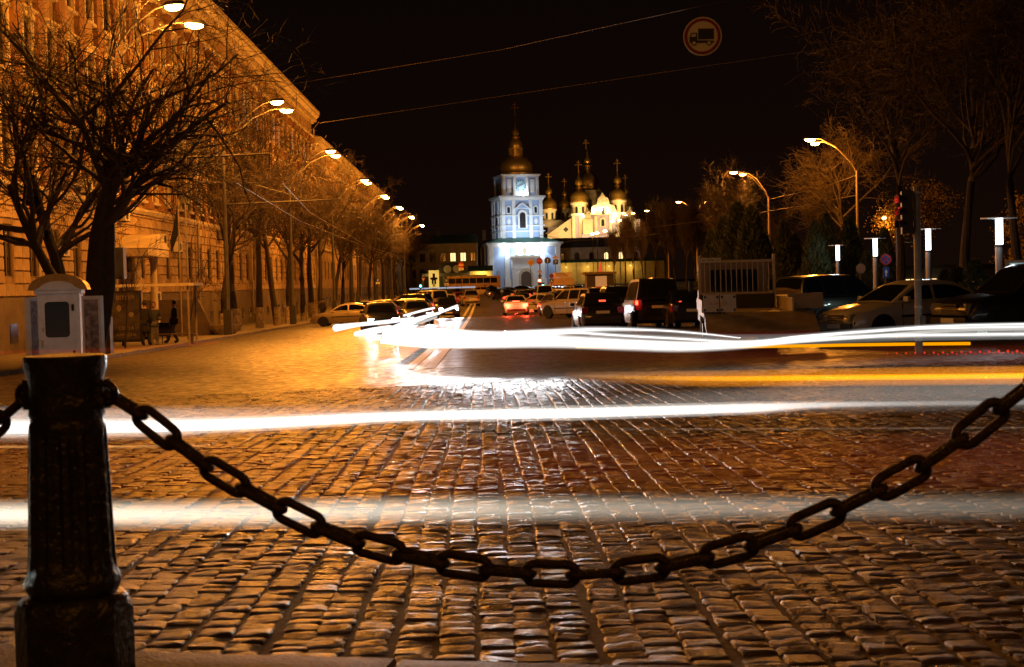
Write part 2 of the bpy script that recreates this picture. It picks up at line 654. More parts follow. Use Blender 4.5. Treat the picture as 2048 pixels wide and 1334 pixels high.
def facade_building(label, y0, y1, ztop, bays, floors, blocks, lit, fx=FX, pilasters=True):
    """street front at x = fx facing +x; local frame: x out of the wall, y along the street"""
    zb = min(gz(fx, y0), gz(fx, y1)) - .6
    b = thing('stone_building', label, 'building', (fx, 0, 0))
    q = MB()
    q.bx(-16, -.3, y0, y1, zb, ztop - 1.4)
    bw_ = (y1 - y0) / bays
    zz = zb
    for (z, wd, ht, sur) in floors:                 # piers and bands round the deep window openings
        q.bx(-.299, 0, y0, y1, zz, z)
        for k in range(bays + 1):
            a = y0 if k == 0 else y0 + (k - .5) * bw_ + wd / 2
            e = y1 if k == bays else y0 + (k + .5) * bw_ - wd / 2
            q.bx(-.299, 0, a, e, z, z + ht)
        zz = z + ht
    q.bx(-.299, 0, y0, y1, zz, ztop - 1.4)
    q.obj('wall', OCH, b)
    q = MB(); q.bx(.003, .12, y0, y1 + .1, zb, 1.15); q.obj('plinth', PLN, b)
    q = MB()
    prof = [(0.002, 0), (.28, 0), (.28, .14), (.5, .3), (.5, .46), (.85, .75), (.85, .98), (.95, 1.05), (.95, 1.3), (0.002, 1.3)]
    q.prism([(p[0], ztop - 1.4 + p[1]) for p in prof], y0 - .15, y1 + .15, 'xz')
    q.obj('cornice', CRM, b)
    q = MB()
    for yy in frange(y0 + .3, y1, .9):
        q.bx(.282, .62, yy, yy + .3, ztop - 1.24, ztop - .95)
    o = q.obj('bracket', CRM, b); o['kind'] = 'stuff'
    q = MB(); q.prism([(-16, ztop - .1), (.9, ztop - .1), (-3, ztop + 1.5), (-16, ztop + 2.4)], y0, y1, 'xz'); q.obj('roof', ROOFM, b)
    for z in (5.45, ztop - 3.0):
        q = MB(); q.prism([(0.003, z), (.16, z), (.26, z + .16), (.26, z + .3), (0.003, z + .36)], y0, y1, 'xz'); q.obj('string_course', CRM, b)
    n = bays
    bw = (y1 - y0) / n
    # shared window meshes
    def win_meshes(wd, ht):
        f = MB()
        t = .07
        f.bx(0, .06, -wd / 2, -wd / 2 + t, 0, ht); f.bx(0, .06, wd / 2 - t, wd / 2, 0, ht)
        f.bx(0, .06, -wd / 2 + t, wd / 2 - t, 0, t); f.bx(0, .06, -wd / 2 + t, wd / 2 - t, ht - t, ht)
        f.bx(0.002, .05, -t / 2, t / 2, t, ht - t); f.bx(0.004, .045, -wd / 2 + t, wd / 2 - t, ht * .66, ht * .66 + t)
        p = MB(); p.bx(-.01, .02, -wd / 2 + .02, wd / 2 - .02, .02, ht - .02)
        s = MB()
        c = .2
        s.bx(0.0, .14, -wd / 2 - c, -wd / 2, -.05, ht); s.bx(0.0, .14, wd / 2, wd / 2 + c, -.05, ht)
        s.bx(0.002, .19, -wd / 2 - c - .05, wd / 2 + c + .05, ht, ht + .24)
        s.prism([(0.001, ht + .24), (.3, ht + .34), (.3, ht + .42), (0.001, ht + .42)], -wd / 2 - c - .14, wd / 2 + c + .14, 'xz')
        s.bx(0.0, .26, -wd / 2 - c - .05, wd / 2 + c + .05, -.2, -.06)
        return f.mesh('frame', FRM), p.mesh('pane', GLS), p.mesh('pane', LITC), p.mesh('pane', LITW), s.mesh('window_surround', CRM)
    for (z, wd, ht, sur) in floors:
        fm, pm, pl, pw, sm = win_meshes(wd, ht)
        for k in range(n):
            yc = y0 + (k + .5) * bw
            wnd = link('window', fm, b, (-.11, yc, z))
            key = (round(z), k)
            link('pane', pl if lit.get(key) == 1 else (pw if lit.get(key) == 2 else pm), wnd)
            if sur:
                link('sill_and_hood', sm, wnd, (.114, 0, 0))
    # small cellar windows
    f = MB(); f.bx(0, .05, -.45, .45, 0, .75); fm = f.mesh('cellar_window', GLS)
    for k in range(n):
        yc = y0 + (k + .5) * bw
        link('cellar_window', fm, b, (.1, yc, gz(fx, yc) + .55))
    if pilasters:
        pm = MB(); pm.bx(.003, .22, -.42, .42, 5.85, ztop - 3.02); pm.bx(.0035, .3, -.52, .52, 5.82, 6.25); pm.bx(.0045, .34, -.56, .56, ztop - 3.6, ztop - 3.015)
        pm = pm.mesh('pilaster', BRK)
        for k in range(n + 1):
            link('pilaster', pm, b, (0, min(y1 - .56, max(y0 + .56, y0 + k * bw)), 0))
    # rusticated blocks on the ground floor, one mesh shared
    if blocks:
        recs = []
        z = 1.2; c = 0
        g0, gh, gw = floors[0][0], floors[0][2], floors[0][1]
        while z < 5.3:
            hgt = .5
            for k in range(n):
                yc = y0 + (k + .5) * bw
                if z + hgt > g0 - .1 and z < g0 + gh + .1:
                    w2 = (bw - gw - .12) / 2
                    for s_ in (-1, 1):
                        recs.append((yc + s_ * (gw / 2 + .06 + w2 / 2), z, w2))
                else:
                    w3 = bw / 3
                    for s_ in (-1, 0, 1):
                        recs.append((yc + s_ * w3 + (w3 / 2 if c % 2 else 0) - (w3 / 2 if (c % 2 and k == n - 1 and s_ == 1) else 0), z, w3))
            z += hgt + .012; c += 1
        recs.sort(key=lambda r: r[0])
        unit = MB(); unit.add([(.003, -.5, .0), (.003, .5, 0), (.003, .5, 1), (.003, -.5, 1), (.07, -.46, .06), (.07, .46, .06), (.07, .46, .94), (.07, -.46, .94)],
                              [(4, 5, 6, 7), (0, 1, 5, 4), (1, 2, 6, 5), (2, 3, 7, 6), (3, 0, 4, 7)])
        um = unit.mesh('stone_block', BLK)
        vis = [r for r in recs if r[0] > 53.0][:290]
        vs_ = set(vis)
        for r in vis:
            o = link('stone_block', um, b, (random.uniform(-.004, .012), r[0], r[1])); o.scale = (1, r[2] - .035, .475)
        rest = MB()
        for r in recs:
            if r in vs_: continue
            M = Matrix.Translation((0, r[0], r[1])) @ Matrix.Diagonal((1, r[2] - .035, .475, 1))
            rest.add(unit.v, unit.f, M)
        o = rest.obj('stone_block_courses', BLK, b); o['kind'] = 'stuff'
    return b, bw

litA = {(16, k): 1 for k in (24, 26, 29, 30, 33)}
litA.update({(14, 25): 1, (14, 31): 1, (10, 30): 1})
flA = [(1.95, 1.15, 2.1, False), (6.3, 1.15, 2.3, True), (10.2, 1.15, 2.4, True), (14.2, 1.1, 2.2, True)]
A, bwA = facade_building('long ochre stone building with cream window surrounds lining the left pavement', 42, 157, 20.6, 37, flA, True, {(14, k): 1 for k in (22, 24, 27, 28, 31, 34)} | {(10, 26): 1, (10, 30): 1, (10, 33): 1})
B, bwB = facade_building('lower ochre building behind the bare trees past the long stone building', 158, 262, 18.0, 30,
                         [(2.2, 1.2, 2.1, False), (6.4, 1.2, 2.2, False), (10.2, 1.2, 2.2, False), (13.1, 1.1, 1.4, False)], False, {(10, 6): 1, (10, 11): 1, (6, 9): 1, (2, 15): 2}, pilasters=False)
D2, bwD = facade_building('farthest low building at the end of the left row of lamps', 266, 330, 13.5, 16,
                         [(2.2, 1.2, 2.1, False), (6.0, 1.2, 2.0, False)], False, {(6, 3): 2, (2, 8): 2}, pilasters=False)
# downpipes on the near facade
for yy in (59.2, 71.5, 92, 113, 157.1):
    q = MB(); zt = 19.4
    q.tube([(.85, yy, zt), (.25, yy, zt - .7), (.22, yy, gz(FX, yy) + 1.5), (.3, yy, gz(FX, yy) + .9)], .075, 8)
    q.obj('downpipe', PIPE, A, smooth=True)
# entrance porch with columns and flags behind the bus stop
def porch():
    yc = 73.5
    t = thing('entrance_porch', 'dark stone entrance porch with two pale columns and steps beside the bus stop', 'porch', (FX, yc, gz(FX, yc)))
    q = MB()
    for k in range(5):
        q.bx(.15, 2.6 - k * .35, -2.2, 2.2, k * .17 - .3, k * .17 + .165)
    q.obj('steps', PLN, t)
    cm = MB().lathe([(.26, 0), (.26, .18), (.2, .25), (.17, 3.2), (.24, 3.35), (.24, 3.5)], 14, (0, 0, .85)).mesh('column', CRM, True)
    for yy in (-1.7, 1.7):
        link('column', cm, t, (1.2, yy, 0))
    q = MB(); q.bx(.15, 1.9, -2.3, 2.3, 4.35, 4.75); q.prism([(-2.4, 4.75), (2.4, 4.75), (0, 5.5)], .15, 1.95, 'yz'); q.obj('canopy', CRM, t)
    q = MB(); q.bx(.13, .2, -.95, .95, .85, 3.6); q.obj('door', mat('dark_door', (.05, .03, .018), .5), t)
    q = MB(); q.prism([(.2, 0), (4.2, 0), (3.2, 2.1), (.2, 2.1)], 2.9, 3.2, 'xz'); q.obj('side_wall', PLN, t)
porch()
# air conditioners on the wall
acs = [(62.2, 3.2, .85), (73, 5.2, 0), (77.3, 4.0, 0), (81.5, 4.2, 0), (85.5, 3.9, 0), (79.5, .95, 0), (88, 6.9, 0), (92, 7.1, 0), (100, 5.1, 0), (66.3, 6.2, 0), (69.5, 9.4, 0), (104.3, 4.2, 0), (58.6, 9.2, 0), (97.4, 9.6, 0)]
names = ['beside the nearest ground floor window', 'above the entrance porch', 'beyond the porch at window height', 'second beyond the porch, under a stone course', 'third beyond the porch near the flagpoles', 'low by the cellar windows',
         'under the string course, nearer of two', 'under the string course, farther of two', 'behind the first street tree trunk', 'over the phone box roof', 'between first floor windows near the big tree', 'far along the ground floor', 'high up near the left edge', 'high up beyond the bus stop']
ACW = mat('ac_white', (.62, .58, .5), .5)
body = MB().box((.22, 0, 0), (.34, .9, .62)).mesh('casing', ACW)
gr = MB().lathe([(.24, 0), (.24, .02), (.2, .025), (.05, .025), (.05, .03)], 18, M=Matrix.Translation((.391, -.14, 0)) @ Matrix.Rotation(pi / 2, 4, 'Y')).mesh('fan_grille', IRON)
br = MB().bx(0, .42, -.4, -.35, -.36, -.312).bx(0, .42, .35, .4, -.36, -.312).mesh('bracket', IRON)
for (yy, zz, _), nm in zip(acs, names):
    t = thing('air_conditioner', 'white air conditioner box on the ochre wall, ' + nm, 'air conditioner', (FX + .1, yy, zz), 0, 'air conditioners on the left building')
    link('casing', body, t); link('fan_grille', gr, t); link('bracket', br, t)

# ================================================================== THE BELL TOWER (390 m off)
BLU = mat('pale_blue_wall', (.36, .48, .72), .75, var=.1, scale=.4)
WHT = mat('white_stucco', (.78, .78, .76), .7, var=.08, scale=.6)
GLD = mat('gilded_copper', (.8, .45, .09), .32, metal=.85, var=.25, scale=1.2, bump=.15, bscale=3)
GLD2 = mat('dark_gold_tiles', (.6, .34, .07), .42, metal=.8, var=.4, scale=3, bump=.4, bscale=9)  # darker, rougher gold for some domes and the tower cross
GRN = mat('green_tin_roof', (.1, .22, .16), .5, metal=.3, var=.3, scale=.7)
WOODD = mat('oak_gate', (.09, .05, .025), .6, var=.3)
DARKG = mat('dark_opening', (.02, .02, .025), .3)
TY = 390.0
tx = PX(1043, TY)
tz = gz(tx, TY)
T = thing('bell_tower', 'tall blue and white bell tower with a gold dome, floodlit at the street end', 'bell tower', (tx - .6, TY, tz), radians(12))
def tier(wd, dp, z0, z1, name='wall', m=BLU, yo=0):
    q = MB(); q.bx(-wd / 2, wd / 2, -dp / 2 + yo, dp / 2 + yo, z0, z1)
    return q.obj(name, m, T)
def cornice(wd, dp, z, h=1.0, o=.7, yo=0, name='cornice'):
    q = MB()
    for (e, a, b) in ((.25, 0, .35), (.45, .35, .6), (o, .6, h)):
        q.bx(-wd / 2 - e, wd / 2 + e, -dp / 2 - e + yo, dp / 2 + e + yo, z + a * h, z + b * h - .003)
    return q.obj(name, WHT, T)
def pil(xs, yfront, z0, z1, wd, name='pilaster', side=False, dep=.3):
    for x in xs:
        q = MB()
        if side:
            q.bx(yfront - dep, yfront - .002, x - wd / 2, x + wd / 2, z0, z1)
        else:
            q.bx(x - wd / 2, x + wd / 2, yfront - dep, yfront - .002, z0, z1)
        q.obj(name, WHT, T)
def archpoly(x, z, wd, ht):
    r = wd / 2
    return [(x - r, z), (x + r, z), (x + r, z + ht - r)] + [(x + r * cos(a), z + ht - r + r * sin(a)) for a in [pi * k / 8 for k in range(1, 8)]] + [(x - r, z + ht - r)]
def arch(name, x, z, wd, ht, y, m, dep=.1, parent=None):
    q = MB(); q.prism(archpoly(x, z, wd, ht), y - dep, y - .002, 'xz')
    return q.obj(name, m, parent or T)
# lower block
WL, DL, HL = 19.6, 15.0, 10.6
tier(WL, DL, -1.5, HL)
cornice(WL, DL, HL, 1.1, .8, name='lower_cornice')
q = MB(); zt = HL + 1.1
q.add([(-WL / 2 - .9, -DL / 2 - .9, zt), (WL / 2 + .9, -DL / 2 - .9, zt), (WL / 2 + .9, DL / 2 + .9, zt), (-WL / 2 - .9, DL / 2 + .9, zt), (-5.7, -5.7, zt + 1.5), (5.7, -5.7, zt + 1.5), (5.7, 5.7, zt + 1.5), (-5.7, 5.7, zt + 1.5)],
      [(0, 1, 5, 4), (1, 2, 6, 5), (2, 3, 7, 6), (3, 0, 4, 7)])
q.obj('roof', GRN, T)
pil((-9.2, -4.9, 4.9, 9.2), -DL / 2, -.5, HL, 1.25)
pil((-4.9, 4.9), -DL / 2 - .3, -.5, 2.0, 1.7, 'pilaster_base', dep=.5)
pil((-7, -2.5, 2.5, 7), -WL / 2, -.5, HL, 1.1, side=True)
# white gate surround of coursed stone
q = MB(); q.bx(-3.7, 3.7, -DL / 2 - .9, -DL / 2 - .003, -.5, 7.6); q.obj('gate_surround', WHT, T)
q = MB(); q.bx(-4.0, 4.0, -DL / 2 - 1.25, -DL / 2 - .004, 7.6, 8.1); q.obj('gate_cornice', CRM, T)
cb = MB()
for r_ in range(15):
    z = -.4 + r_ * .53
    for k in range(7):
        x = -3.7 + k * 1.06 + (.5 if r_ % 2 else 0)
        x1 = min(3.7, x + 1.0)
        if x1 - x < .2 or (x1 > -2.0 and x < 2.0 and z < 4.7): continue
        cb.bx(max(x, -3.7), x1, -DL / 2 - .99, -DL / 2 - .902, z, z + .49)
o = cb.obj('stone_course', WHT, T)
arch('gate_arch', 0, -.5, 3.9, 5.4, -DL / 2 - .92, CRM, .25)
gt = arch('gate', 0, -.5, 2.8, 4.5, -DL / 2 - 1.17, WOODD, .12)
arch('window', -7.3, 2.8, .9, 1.5, -DL / 2, DARKG)
for x in (-1.4, 0, 1.4, 1.4):
    pass
for x, s_ in ((-2.1, 1), (0, 1.25), (2.1, 1)):
    fr = arch('niche', x, 8.35, 1.1 * s_, 1.9 * s_, -DL / 2, CRM, .16)
    arch('icon', x, 8.55, .7 * s_, 1.45 * s_, -DL / 2 - .16, mat('icon_paint', (.35, .3, .22), .5, var=.7, scale=3), .05, fr)
# steps and forecourt
q = MB()
for k in range(5):
    q.bx(-12 - k * .4, 12 + k * .4, -DL / 2 - 4 - k * .5, -DL / 2 + 1, -.7 - k * .25, -.45 - k * .25)
q.obj('steps', mat('step_granite', (.33, .32, .33), .7, var=.2), T)
# middle tier
WM = 11.5; M0, M1 = HL + 1.3, 23.2
tier(WM, WM, M0, M1)
cornice(WM, WM, M1, 1.1, .75)
for z in (14.7, 16.2, 18.9):
    q = MB(); q.bx(-WM / 2 - .42, WM / 2 + .42, -WM / 2 - .42, WM / 2 + .42, z, z + .32); q.obj('string_course', WHT, T)
pil((-5.2, -2.35, 2.35, 5.2), -WM / 2, M0, M1, .95)
pil((-5.2, -2.35, 2.35, 5.2), -WM / 2, M0, M1, .95, side=True)
fr = arch('window_surround', 0, 15.6, 2.6, 5.0, -WM / 2, WHT, .5)
wd_ = arch('window', 0, 15.7, 1.6, 4.2, -WM / 2 - .5, DARKG, .08)
q = MB()
for k in range(1, 4): q.bx(-.8, .8, -WM / 2 - .63, -WM / 2 - .582, 15.7 + k * .9, 15.78 + k * .9)
q.bx(-.04, .04, -WM / 2 - .625, -WM / 2 - .584, 15.7, 19.6)
q.obj('grille', IRON, wd_)
q = MB(); q.prism([(-2.2, 20.9), (2.2, 20.9), (0, 22.6)], -WM / 2 - .6, -WM / 2 - .003, 'xz'); q.obj('pediment', WHT, T)
q = MB(); q.prism([(-1.4, 21.05), (1.4, 21.05), (0, 22.1)], -WM / 2 - .62, -WM / 2 - .601, 'xz'); q.obj('pediment_panel', BLU, T)
for x in (-3.75, 3.75):
    fr = arch('window_surround', x, 19.5, 1.2, 2.3, -WM / 2, WHT, .2)
    arch('window', x, 19.75, .7, 1.6, -WM / 2 - .2, DARKG, .06)
    q = MB(); q.lathe([(.55, 0), (.55, .2), (.1, .22)], 10, M=Matrix.Translation((x, -WM / 2, 17.6)) @ Matrix.Rotation(pi / 2, 4, 'X')); q.bx(x - .25, x + .25, -WM / 2 - .2, -WM / 2 - .004, 16.7, 18.3); q.obj('stucco_ornament', WHT, T)
for yy in (0,):
    q = MB(); q.prism(archpoly(yy, 15.7, 1.8, 4.2), -WM / 2 - .25, -WM / 2 - .003, 'yz'); q.obj('window', DARKG, T)
# upper tier with the clock
WU = 9.9; U0, U1 = M1 + 1.1, 29.6
tier(WU, WU, U0, U1)
cornice(WU, WU, U1, .8, .55)
pil((-4.6, -1.75, 1.75, 4.6), -WU / 2, U0, U1, .7)
pil((-4.6, 4.6), -WU / 2, U0, U1, .7, side=True)
for x in (-3.2, 3.2):
    q = MB(); q.bx(x - .55, x + .55, -WU / 2 - .12, -WU / 2 - .002, U0 + 1, U1 - .7); q.obj('panel', WHT, T)
def clock(M, parent):
    q = MB(); q.lathe([(1.55, 0), (1.55, .08), (1.2, .1), (1.2, .08), (.05, .08)], 28, M=M); f = q.obj('clock_face', mat('clock_dial', (.3, .48, .58), .5), parent)
    for k in range(12):
        a = pi / 6 * k
        q = MB(); q.box((0, 0, 0), (.16, .42, .05), 0); 
        qq = MB(); qq.add(q.v, q.f, M @ Matrix.Rotation(a, 4, 'Z') @ Matrix.Translation((0, 1.32, .14))); qq.obj('numeral', IRON, f)
    for a, l in ((radians(-60), .75), (radians(115), 1.1)):
        q = MB(); q.box((0, l / 2, 0), (.12, l, .05)); qq = MB(); qq.add(q.v, q.f, M @ Matrix.Rotation(a, 4, 'Z') @ Matrix.Translation((0, 0, .2))); qq.obj('clock_hand', GLD, f)
clock(Matrix.Translation((0, -WU / 2, 27.2)) @ Matrix.Rotation(pi / 2, 4, 'X'), T)
clock(Matrix.Translation((-WU / 2, 0, 27.2)) @ Matrix.Rotation(-pi / 2, 4, 'Z') @ Matrix.Rotation(pi / 2, 4, 'X'), T)
def ortho_cross(z, h, parent, m=GLD, c=(0, 0)):
    q = MB()
    t = h * .035
    x0, y0 = c
    q.bx(x0 - t, x0 + t, y0 - t, y0 + t, z, z + h)
    q.bx(x0 - h * .3, x0 + h * .3, y0 - t * .9, y0 + t * .9, z + h * .56, z + h * .56 + 2 * t)
    q.bx(x0 - h * .14, x0 + h * .14, y0 - t * .9, y0 + t * .9, z + h * .78, z + h * .78 + 2 * t)
    for dx, dz in ((-.3, .575), (.3, .575), (0, 1.0)):
        q.lathe([(.01, -h * .05), (h * .05, 0), (.01, h * .05)], 8, (x0 + dx * h, y0, z + dz * h), cap=False)
    q.lathe([(.02, 0), (h * .09, h * .05), (h * .09, h * .1), (.02, h * .16)], 10, (x0, y0, z - h * .1), cap=False)
    return q.obj('cross', m, parent)
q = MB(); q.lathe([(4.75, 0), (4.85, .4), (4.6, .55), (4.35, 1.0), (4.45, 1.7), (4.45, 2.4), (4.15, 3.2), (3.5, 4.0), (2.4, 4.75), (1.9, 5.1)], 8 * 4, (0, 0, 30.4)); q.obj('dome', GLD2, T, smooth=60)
q = MB(); q.lathe([(1.9, 0), (2.0, .25), (1.55, .35), (1.55, 1.9), (2.2, 2.0), (2.2, 2.35), (1.8, 2.5)], 16, (0, 0, 35.5)); q.obj('lantern', GLD, T, smooth=40)
q = MB()
for k in range(12):
    a = 2 * pi * k / 12
    q.tube([(1.75 * cos(a), 1.75 * sin(a), 35.85), (1.75 * cos(a), 1.75 * sin(a), 37.5)], .12, 6)
q.obj('lantern_column', GLD, T)
q = MB(); q.lathe([(1.8, 0), (1.85, .5), (1.75, 1.2), (1.35, 1.9), (1.0, 2.3), (.85, 2.6), (1.25, 2.75), (.8, 2.95), (.7, 3.4), (.95, 3.6), (.95, 4.2), (.6, 4.9), (.3, 5.5), (.12, 8.6)], 20, (0, 0, 38.0)); q.obj('spire', GLD, T, smooth=50)
ortho_cross(46.6, 3.6, T, GLD2)
# floodlights on the ledges (they are seen burning in the photograph)
FLD = emat('flood_white', (.9, .96, 1.0), 260)
COLD = (.72, .87, 1.0)
for i, x in enumerate((-5.4, -1.6, 1.6, 4.9)):
    q = MB(); q.box((x, -DL / 2 - 1.1, HL + .2), (.5, .3, .2)); q.obj('floodlight', FLD, T)
    light('flood', 'SPOT', COLD, 800, (x, -DL / 2 - 1.6, HL - .3), T, .15, target=(x, -DL / 2 + .4, 2.0), spot=110)
q = MB(); q.box((.4, -WU / 2 - 1.0, U0 + .25), (.5, .35, .25)); q.obj('floodlight', FLD, T)
light('flood', 'SPOT', COLD, 300, (.4, -WU / 2 - 2.2, U0 + .6), T, .15, target=(0.1, -WU / 2, 27.6), spot=75)
# unseen spots in front of the tower washing the middle tier
for x in (-11, 0, 11):
    light('flood', 'SPOT', COLD, 3600, (x, -DL / 2 - 7.0, 12.5), T, .4, target=(x * .25, -5, 17.5), spot=80, blend=.8)
light('flood', 'SPOT', COLD, 2600, (-22, -DL / 2 + 2, 11), T, .4, target=(-6, 0, 18), spot=70, blend=.8)
light('flood', 'SPOT', (.85, .93, 1.0), 3600, (0, -DL / 2 - 24, 5), T, .4, target=(0, -8, 3), spot=95, blend=.8)
for x in (-26, 22):  # added warm floods hung in the air to brighten the dome
    light('flood', 'SPOT', (1, .6, .25), 17000, (x, -50, 24), T, .5, target=(0, 0, 36.6), spot=15, blend=.6)
light('flood', 'SPOT', (1, .6, .3), 3500, (-14, -40, 18), T, .5, target=(0, 0, 27), spot=14, blend=.6)

# ================================================================== CATHEDRAL (beyond the tower)
CY = 470.0
CWL = mat('lilac_wall', (.42, .36, .5), .75, var=.15, scale=.5)
CCR = mat('cathedral_cream', (.72, .62, .45), .7, var=.15, scale=.6)
ccx = PX(1188, CY)
K = thing('domed_cathedral', 'cream cathedral with clustered gold domes lit yellow, right of the bell tower', 'cathedral', (ccx, CY, gz(ccx, CY)))
SC = CY / FPX                      # metres per pixel of the photograph at this distance
def cx_(px): return (px - 1188) * SC
def cz_(py): return EYE.z + (562.5 - py) * SC - K.location.z
def onion(px, ybase, r, ydrum, yo, parent=K, gold=GLD):
    """drum from ydrum (bottom) to ybase (top) and gold dome above; pixel units"""
    x = cx_(px); zb, z0 = cz_(ybase), cz_(ydrum); R = r * SC
    q = MB(); q.lathe([(R * .93, z0), (R * .93, zb - R * .25), (R * 1.06, zb - R * .18), (R * 1.06, zb)], 16, (x, yo, 0)); d = q.obj('drum', CCR, parent, smooth=30)
    n = 8
    for k in range(n):
        a = 2 * pi * (k + .5) / n
        M = Matrix.Translation((x, yo, 0)) @ Matrix.Rotation(a, 4, 'Z') @ Matrix.Translation((R * .93, 0, 0)) @ Matrix.Rotation(-pi / 2, 4, 'Z')
        q = MB(); wdt, ht = R * .26, (zb - z0) * .5
        q.prism(archpoly(0, z0 + (zb - z0) * .18, wdt, ht), -.18, .2, 'xz', M=M @ Matrix.Rotation(pi, 4, 'Z')); q.obj('window', DARKG, d)
    q = MB(); q.lathe([(R * 1.0, 0), (R * 1.04, R * .1), (R * .99, R * .22), (R * 1.03, R * .55), (R * .95, R * .95), (R * .7, R * 1.3), (R * .42, R * 1.5), (R * .36, R * 1.62)], 24, (x, yo, zb)); q.obj('dome', gold, parent, smooth=50)
    h = zb + R * 1.6
    q = MB(); q.lathe([(R * .34, 0), (R * .4, R * .08), (R * .26, R * .14), (R * .26, R * .45), (R * .42, R * .52), (R * .46, R * .75), (R * .42, R * .98), (R * .22, R * 1.25), (R * .08, R * 1.6), (R * .04, R * 2.0)], 16, (x, yo, h)); q.obj('cupola', GLD, parent, smooth=50)
    ortho_cross(h + R * 2.0, R * 1.25, parent, GLD, (x, yo))
# main body
q = MB()
q.bx(cx_(1147), cx_(1262), -2, 34, -2, cz_(432)); q.obj('nave', CWL, K)
q = MB(); q.bx(cx_(1145), cx_(1264), -2.5, 34.4, cz_(432), cz_(428)); q.obj('cornice', CCR, K)
q = MB(); q.bx(cx_(1100), cx_(1147) - .05, 6, 32, -2, cz_(452)); q.bx(cx_(1262) + .05, cx_(1288), 6, 32, -2, cz_(440)); q.obj('aisle', CWL, K)
q = MB(); q.prism([(cx_(1092), cz_(466)), (cx_(1146), cz_(466)), (cx_(1146), cz_(440))], 1.0, 1.9, 'xz'); q.prism([(cx_(1084), cz_(452)), (cx_(1150), cz_(452)), (cx_(1128), cz_(438)), (cx_(1090), cz_(438))], 5.6, 32, 'xz'); q.obj('side_gable', ROOFM, K)
q = MB(); q.prism([(cx_(1098), cz_(468)), (cx_(1147) - .1, cz_(468)), (cx_(1147) - .1, cz_(436))], .5, .98, 'xz'); q.bx(cx_(1098), cx_(1147) - .1, .5, .98, -2, cz_(468)); q.obj('gable_wall', CCR, K)
q = MB(); q.lathe([(.9, 0), (.9, .2), (.3, .22)], 4, M=Matrix.Translation((cx_(1135), .5, cz_(459))) @ Matrix.Rotation(pi / 2, 4, 'X')); q.obj('diamond_window', DARKG, K)
# baroque front gable and pilasters
q = MB(); q.prism([(cx_(1184), cz_(432)), (cx_(1236), cz_(432)), (cx_(1232), cz_(415)), (cx_(1222), cz_(411)), (cx_(1219), cz_(399)), (cx_(1214), cz_(397)), (cx_(1208), cz_(388)), (cx_(1202), cz_(397)), (cx_(1199), cz_(399)), (cx_(1196), cz_(411)), (cx_(1187), cz_(415))], -3.0, -1.2, 'xz'); q.obj('front_gable', CCR, K)
for px_ in (1150, 1164, 1178, 1194, 1224, 1240, 1256):
    q = MB(); q.bx(cx_(px_) - .5, cx_(px_) + .5, -2.4, -2.003, -2, cz_(433)); q.obj('pilaster', CCR, K)
for px_, py_ in ((1208, 448), (1181, 482), (1209, 425), (1230, 480), (1181, 447), (1250, 448)):
    fr = MB().prism(archpoly(cx_(px_), cz_(py_ + 7), 1.9, 3.0), -2.5 if py_ > 430 else -3.2, -2.002 if py_ > 430 else -3.002, 'xz').obj('window_surround', CCR, K)
    MB().prism(archpoly(cx_(px_), cz_(py_ + 6), 1.0, 2.2), -2.6 if py_ > 430 else -3.3, -2.502 if py_ > 430 else -3.202, 'xz').obj('window', DARKG, fr)
for px_ in (1177, 1262):     # little stepped turrets
    q = MB(); q.bx(cx_(px_) - 1.6, cx_(px_) + 1.6, -5.2, -2.6, cz_(470), cz_(440)); q.bx(cx_(px_) - 1.1, cx_(px_) + 1.1, -4.9, -2.8, cz_(440), cz_(430)); q.lathe([(.8, 0), (.9, .5), (.2, 1.6), (.05, 2.2)], 10, (cx_(px_), -3.9, cz_(430))); q.obj('turret', CCR, K)
    q = MB(); q.bx(cx_(px_) - 2.2, cx_(px_) + 2.2, -5.3, -2.6, -2, cz_(470)); q.obj('porch', CWL, K)
# domes: central and ring
q = MB(); q.lathe([(3.9, cz_(432)), (3.9, cz_(386)), (4.35, cz_(382)), (4.35, cz_(377))], 20, (cx_(1190), 14, 0)); q.obj('drum', CCR, K, smooth=30)
for k in range(10):
    a = 2 * pi * (k + .5) / 10
    M = Matrix.Translation((cx_(1190), 14, 0)) @ Matrix.Rotation(a, 4, 'Z') @ Matrix.Translation((3.9, 0, 0)) @ Matrix.Rotation(pi / 2, 4, 'Z')
    MB().prism(archpoly(0, cz_(414), .95, 2.9), -.25, .2, 'xz', M=M).obj('window', DARKG, K)
R = 22 * SC
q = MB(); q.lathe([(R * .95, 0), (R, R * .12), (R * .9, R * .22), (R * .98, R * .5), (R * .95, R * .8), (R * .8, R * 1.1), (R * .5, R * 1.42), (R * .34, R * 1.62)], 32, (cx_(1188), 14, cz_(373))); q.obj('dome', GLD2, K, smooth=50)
q = MB(); q.lathe([(1.2, 0), (1.3, .2), (.95, .35), (.95, 2.0), (1.6, 2.15), (1.6, 2.45), (1.05, 2.6), (.95, 3.2), (1.2, 3.5), (1.15, 4.3), (.7, 5.1), (.3, 5.9), (.1, 7.4)], 20, (cx_(1187), 14, cz_(340))); q.obj('lantern', GLD, K, smooth=45)
ortho_cross(cz_(291), 3.2, K, GLD, (cx_(1185), 14))
onion(1105, 415, 15.2, 440, 9)
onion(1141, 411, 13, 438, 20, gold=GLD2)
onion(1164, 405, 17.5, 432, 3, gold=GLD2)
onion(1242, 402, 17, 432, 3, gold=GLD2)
onion(1268, 411, 14, 436, 20)
onion(1216, 404, 8, 420, 26)
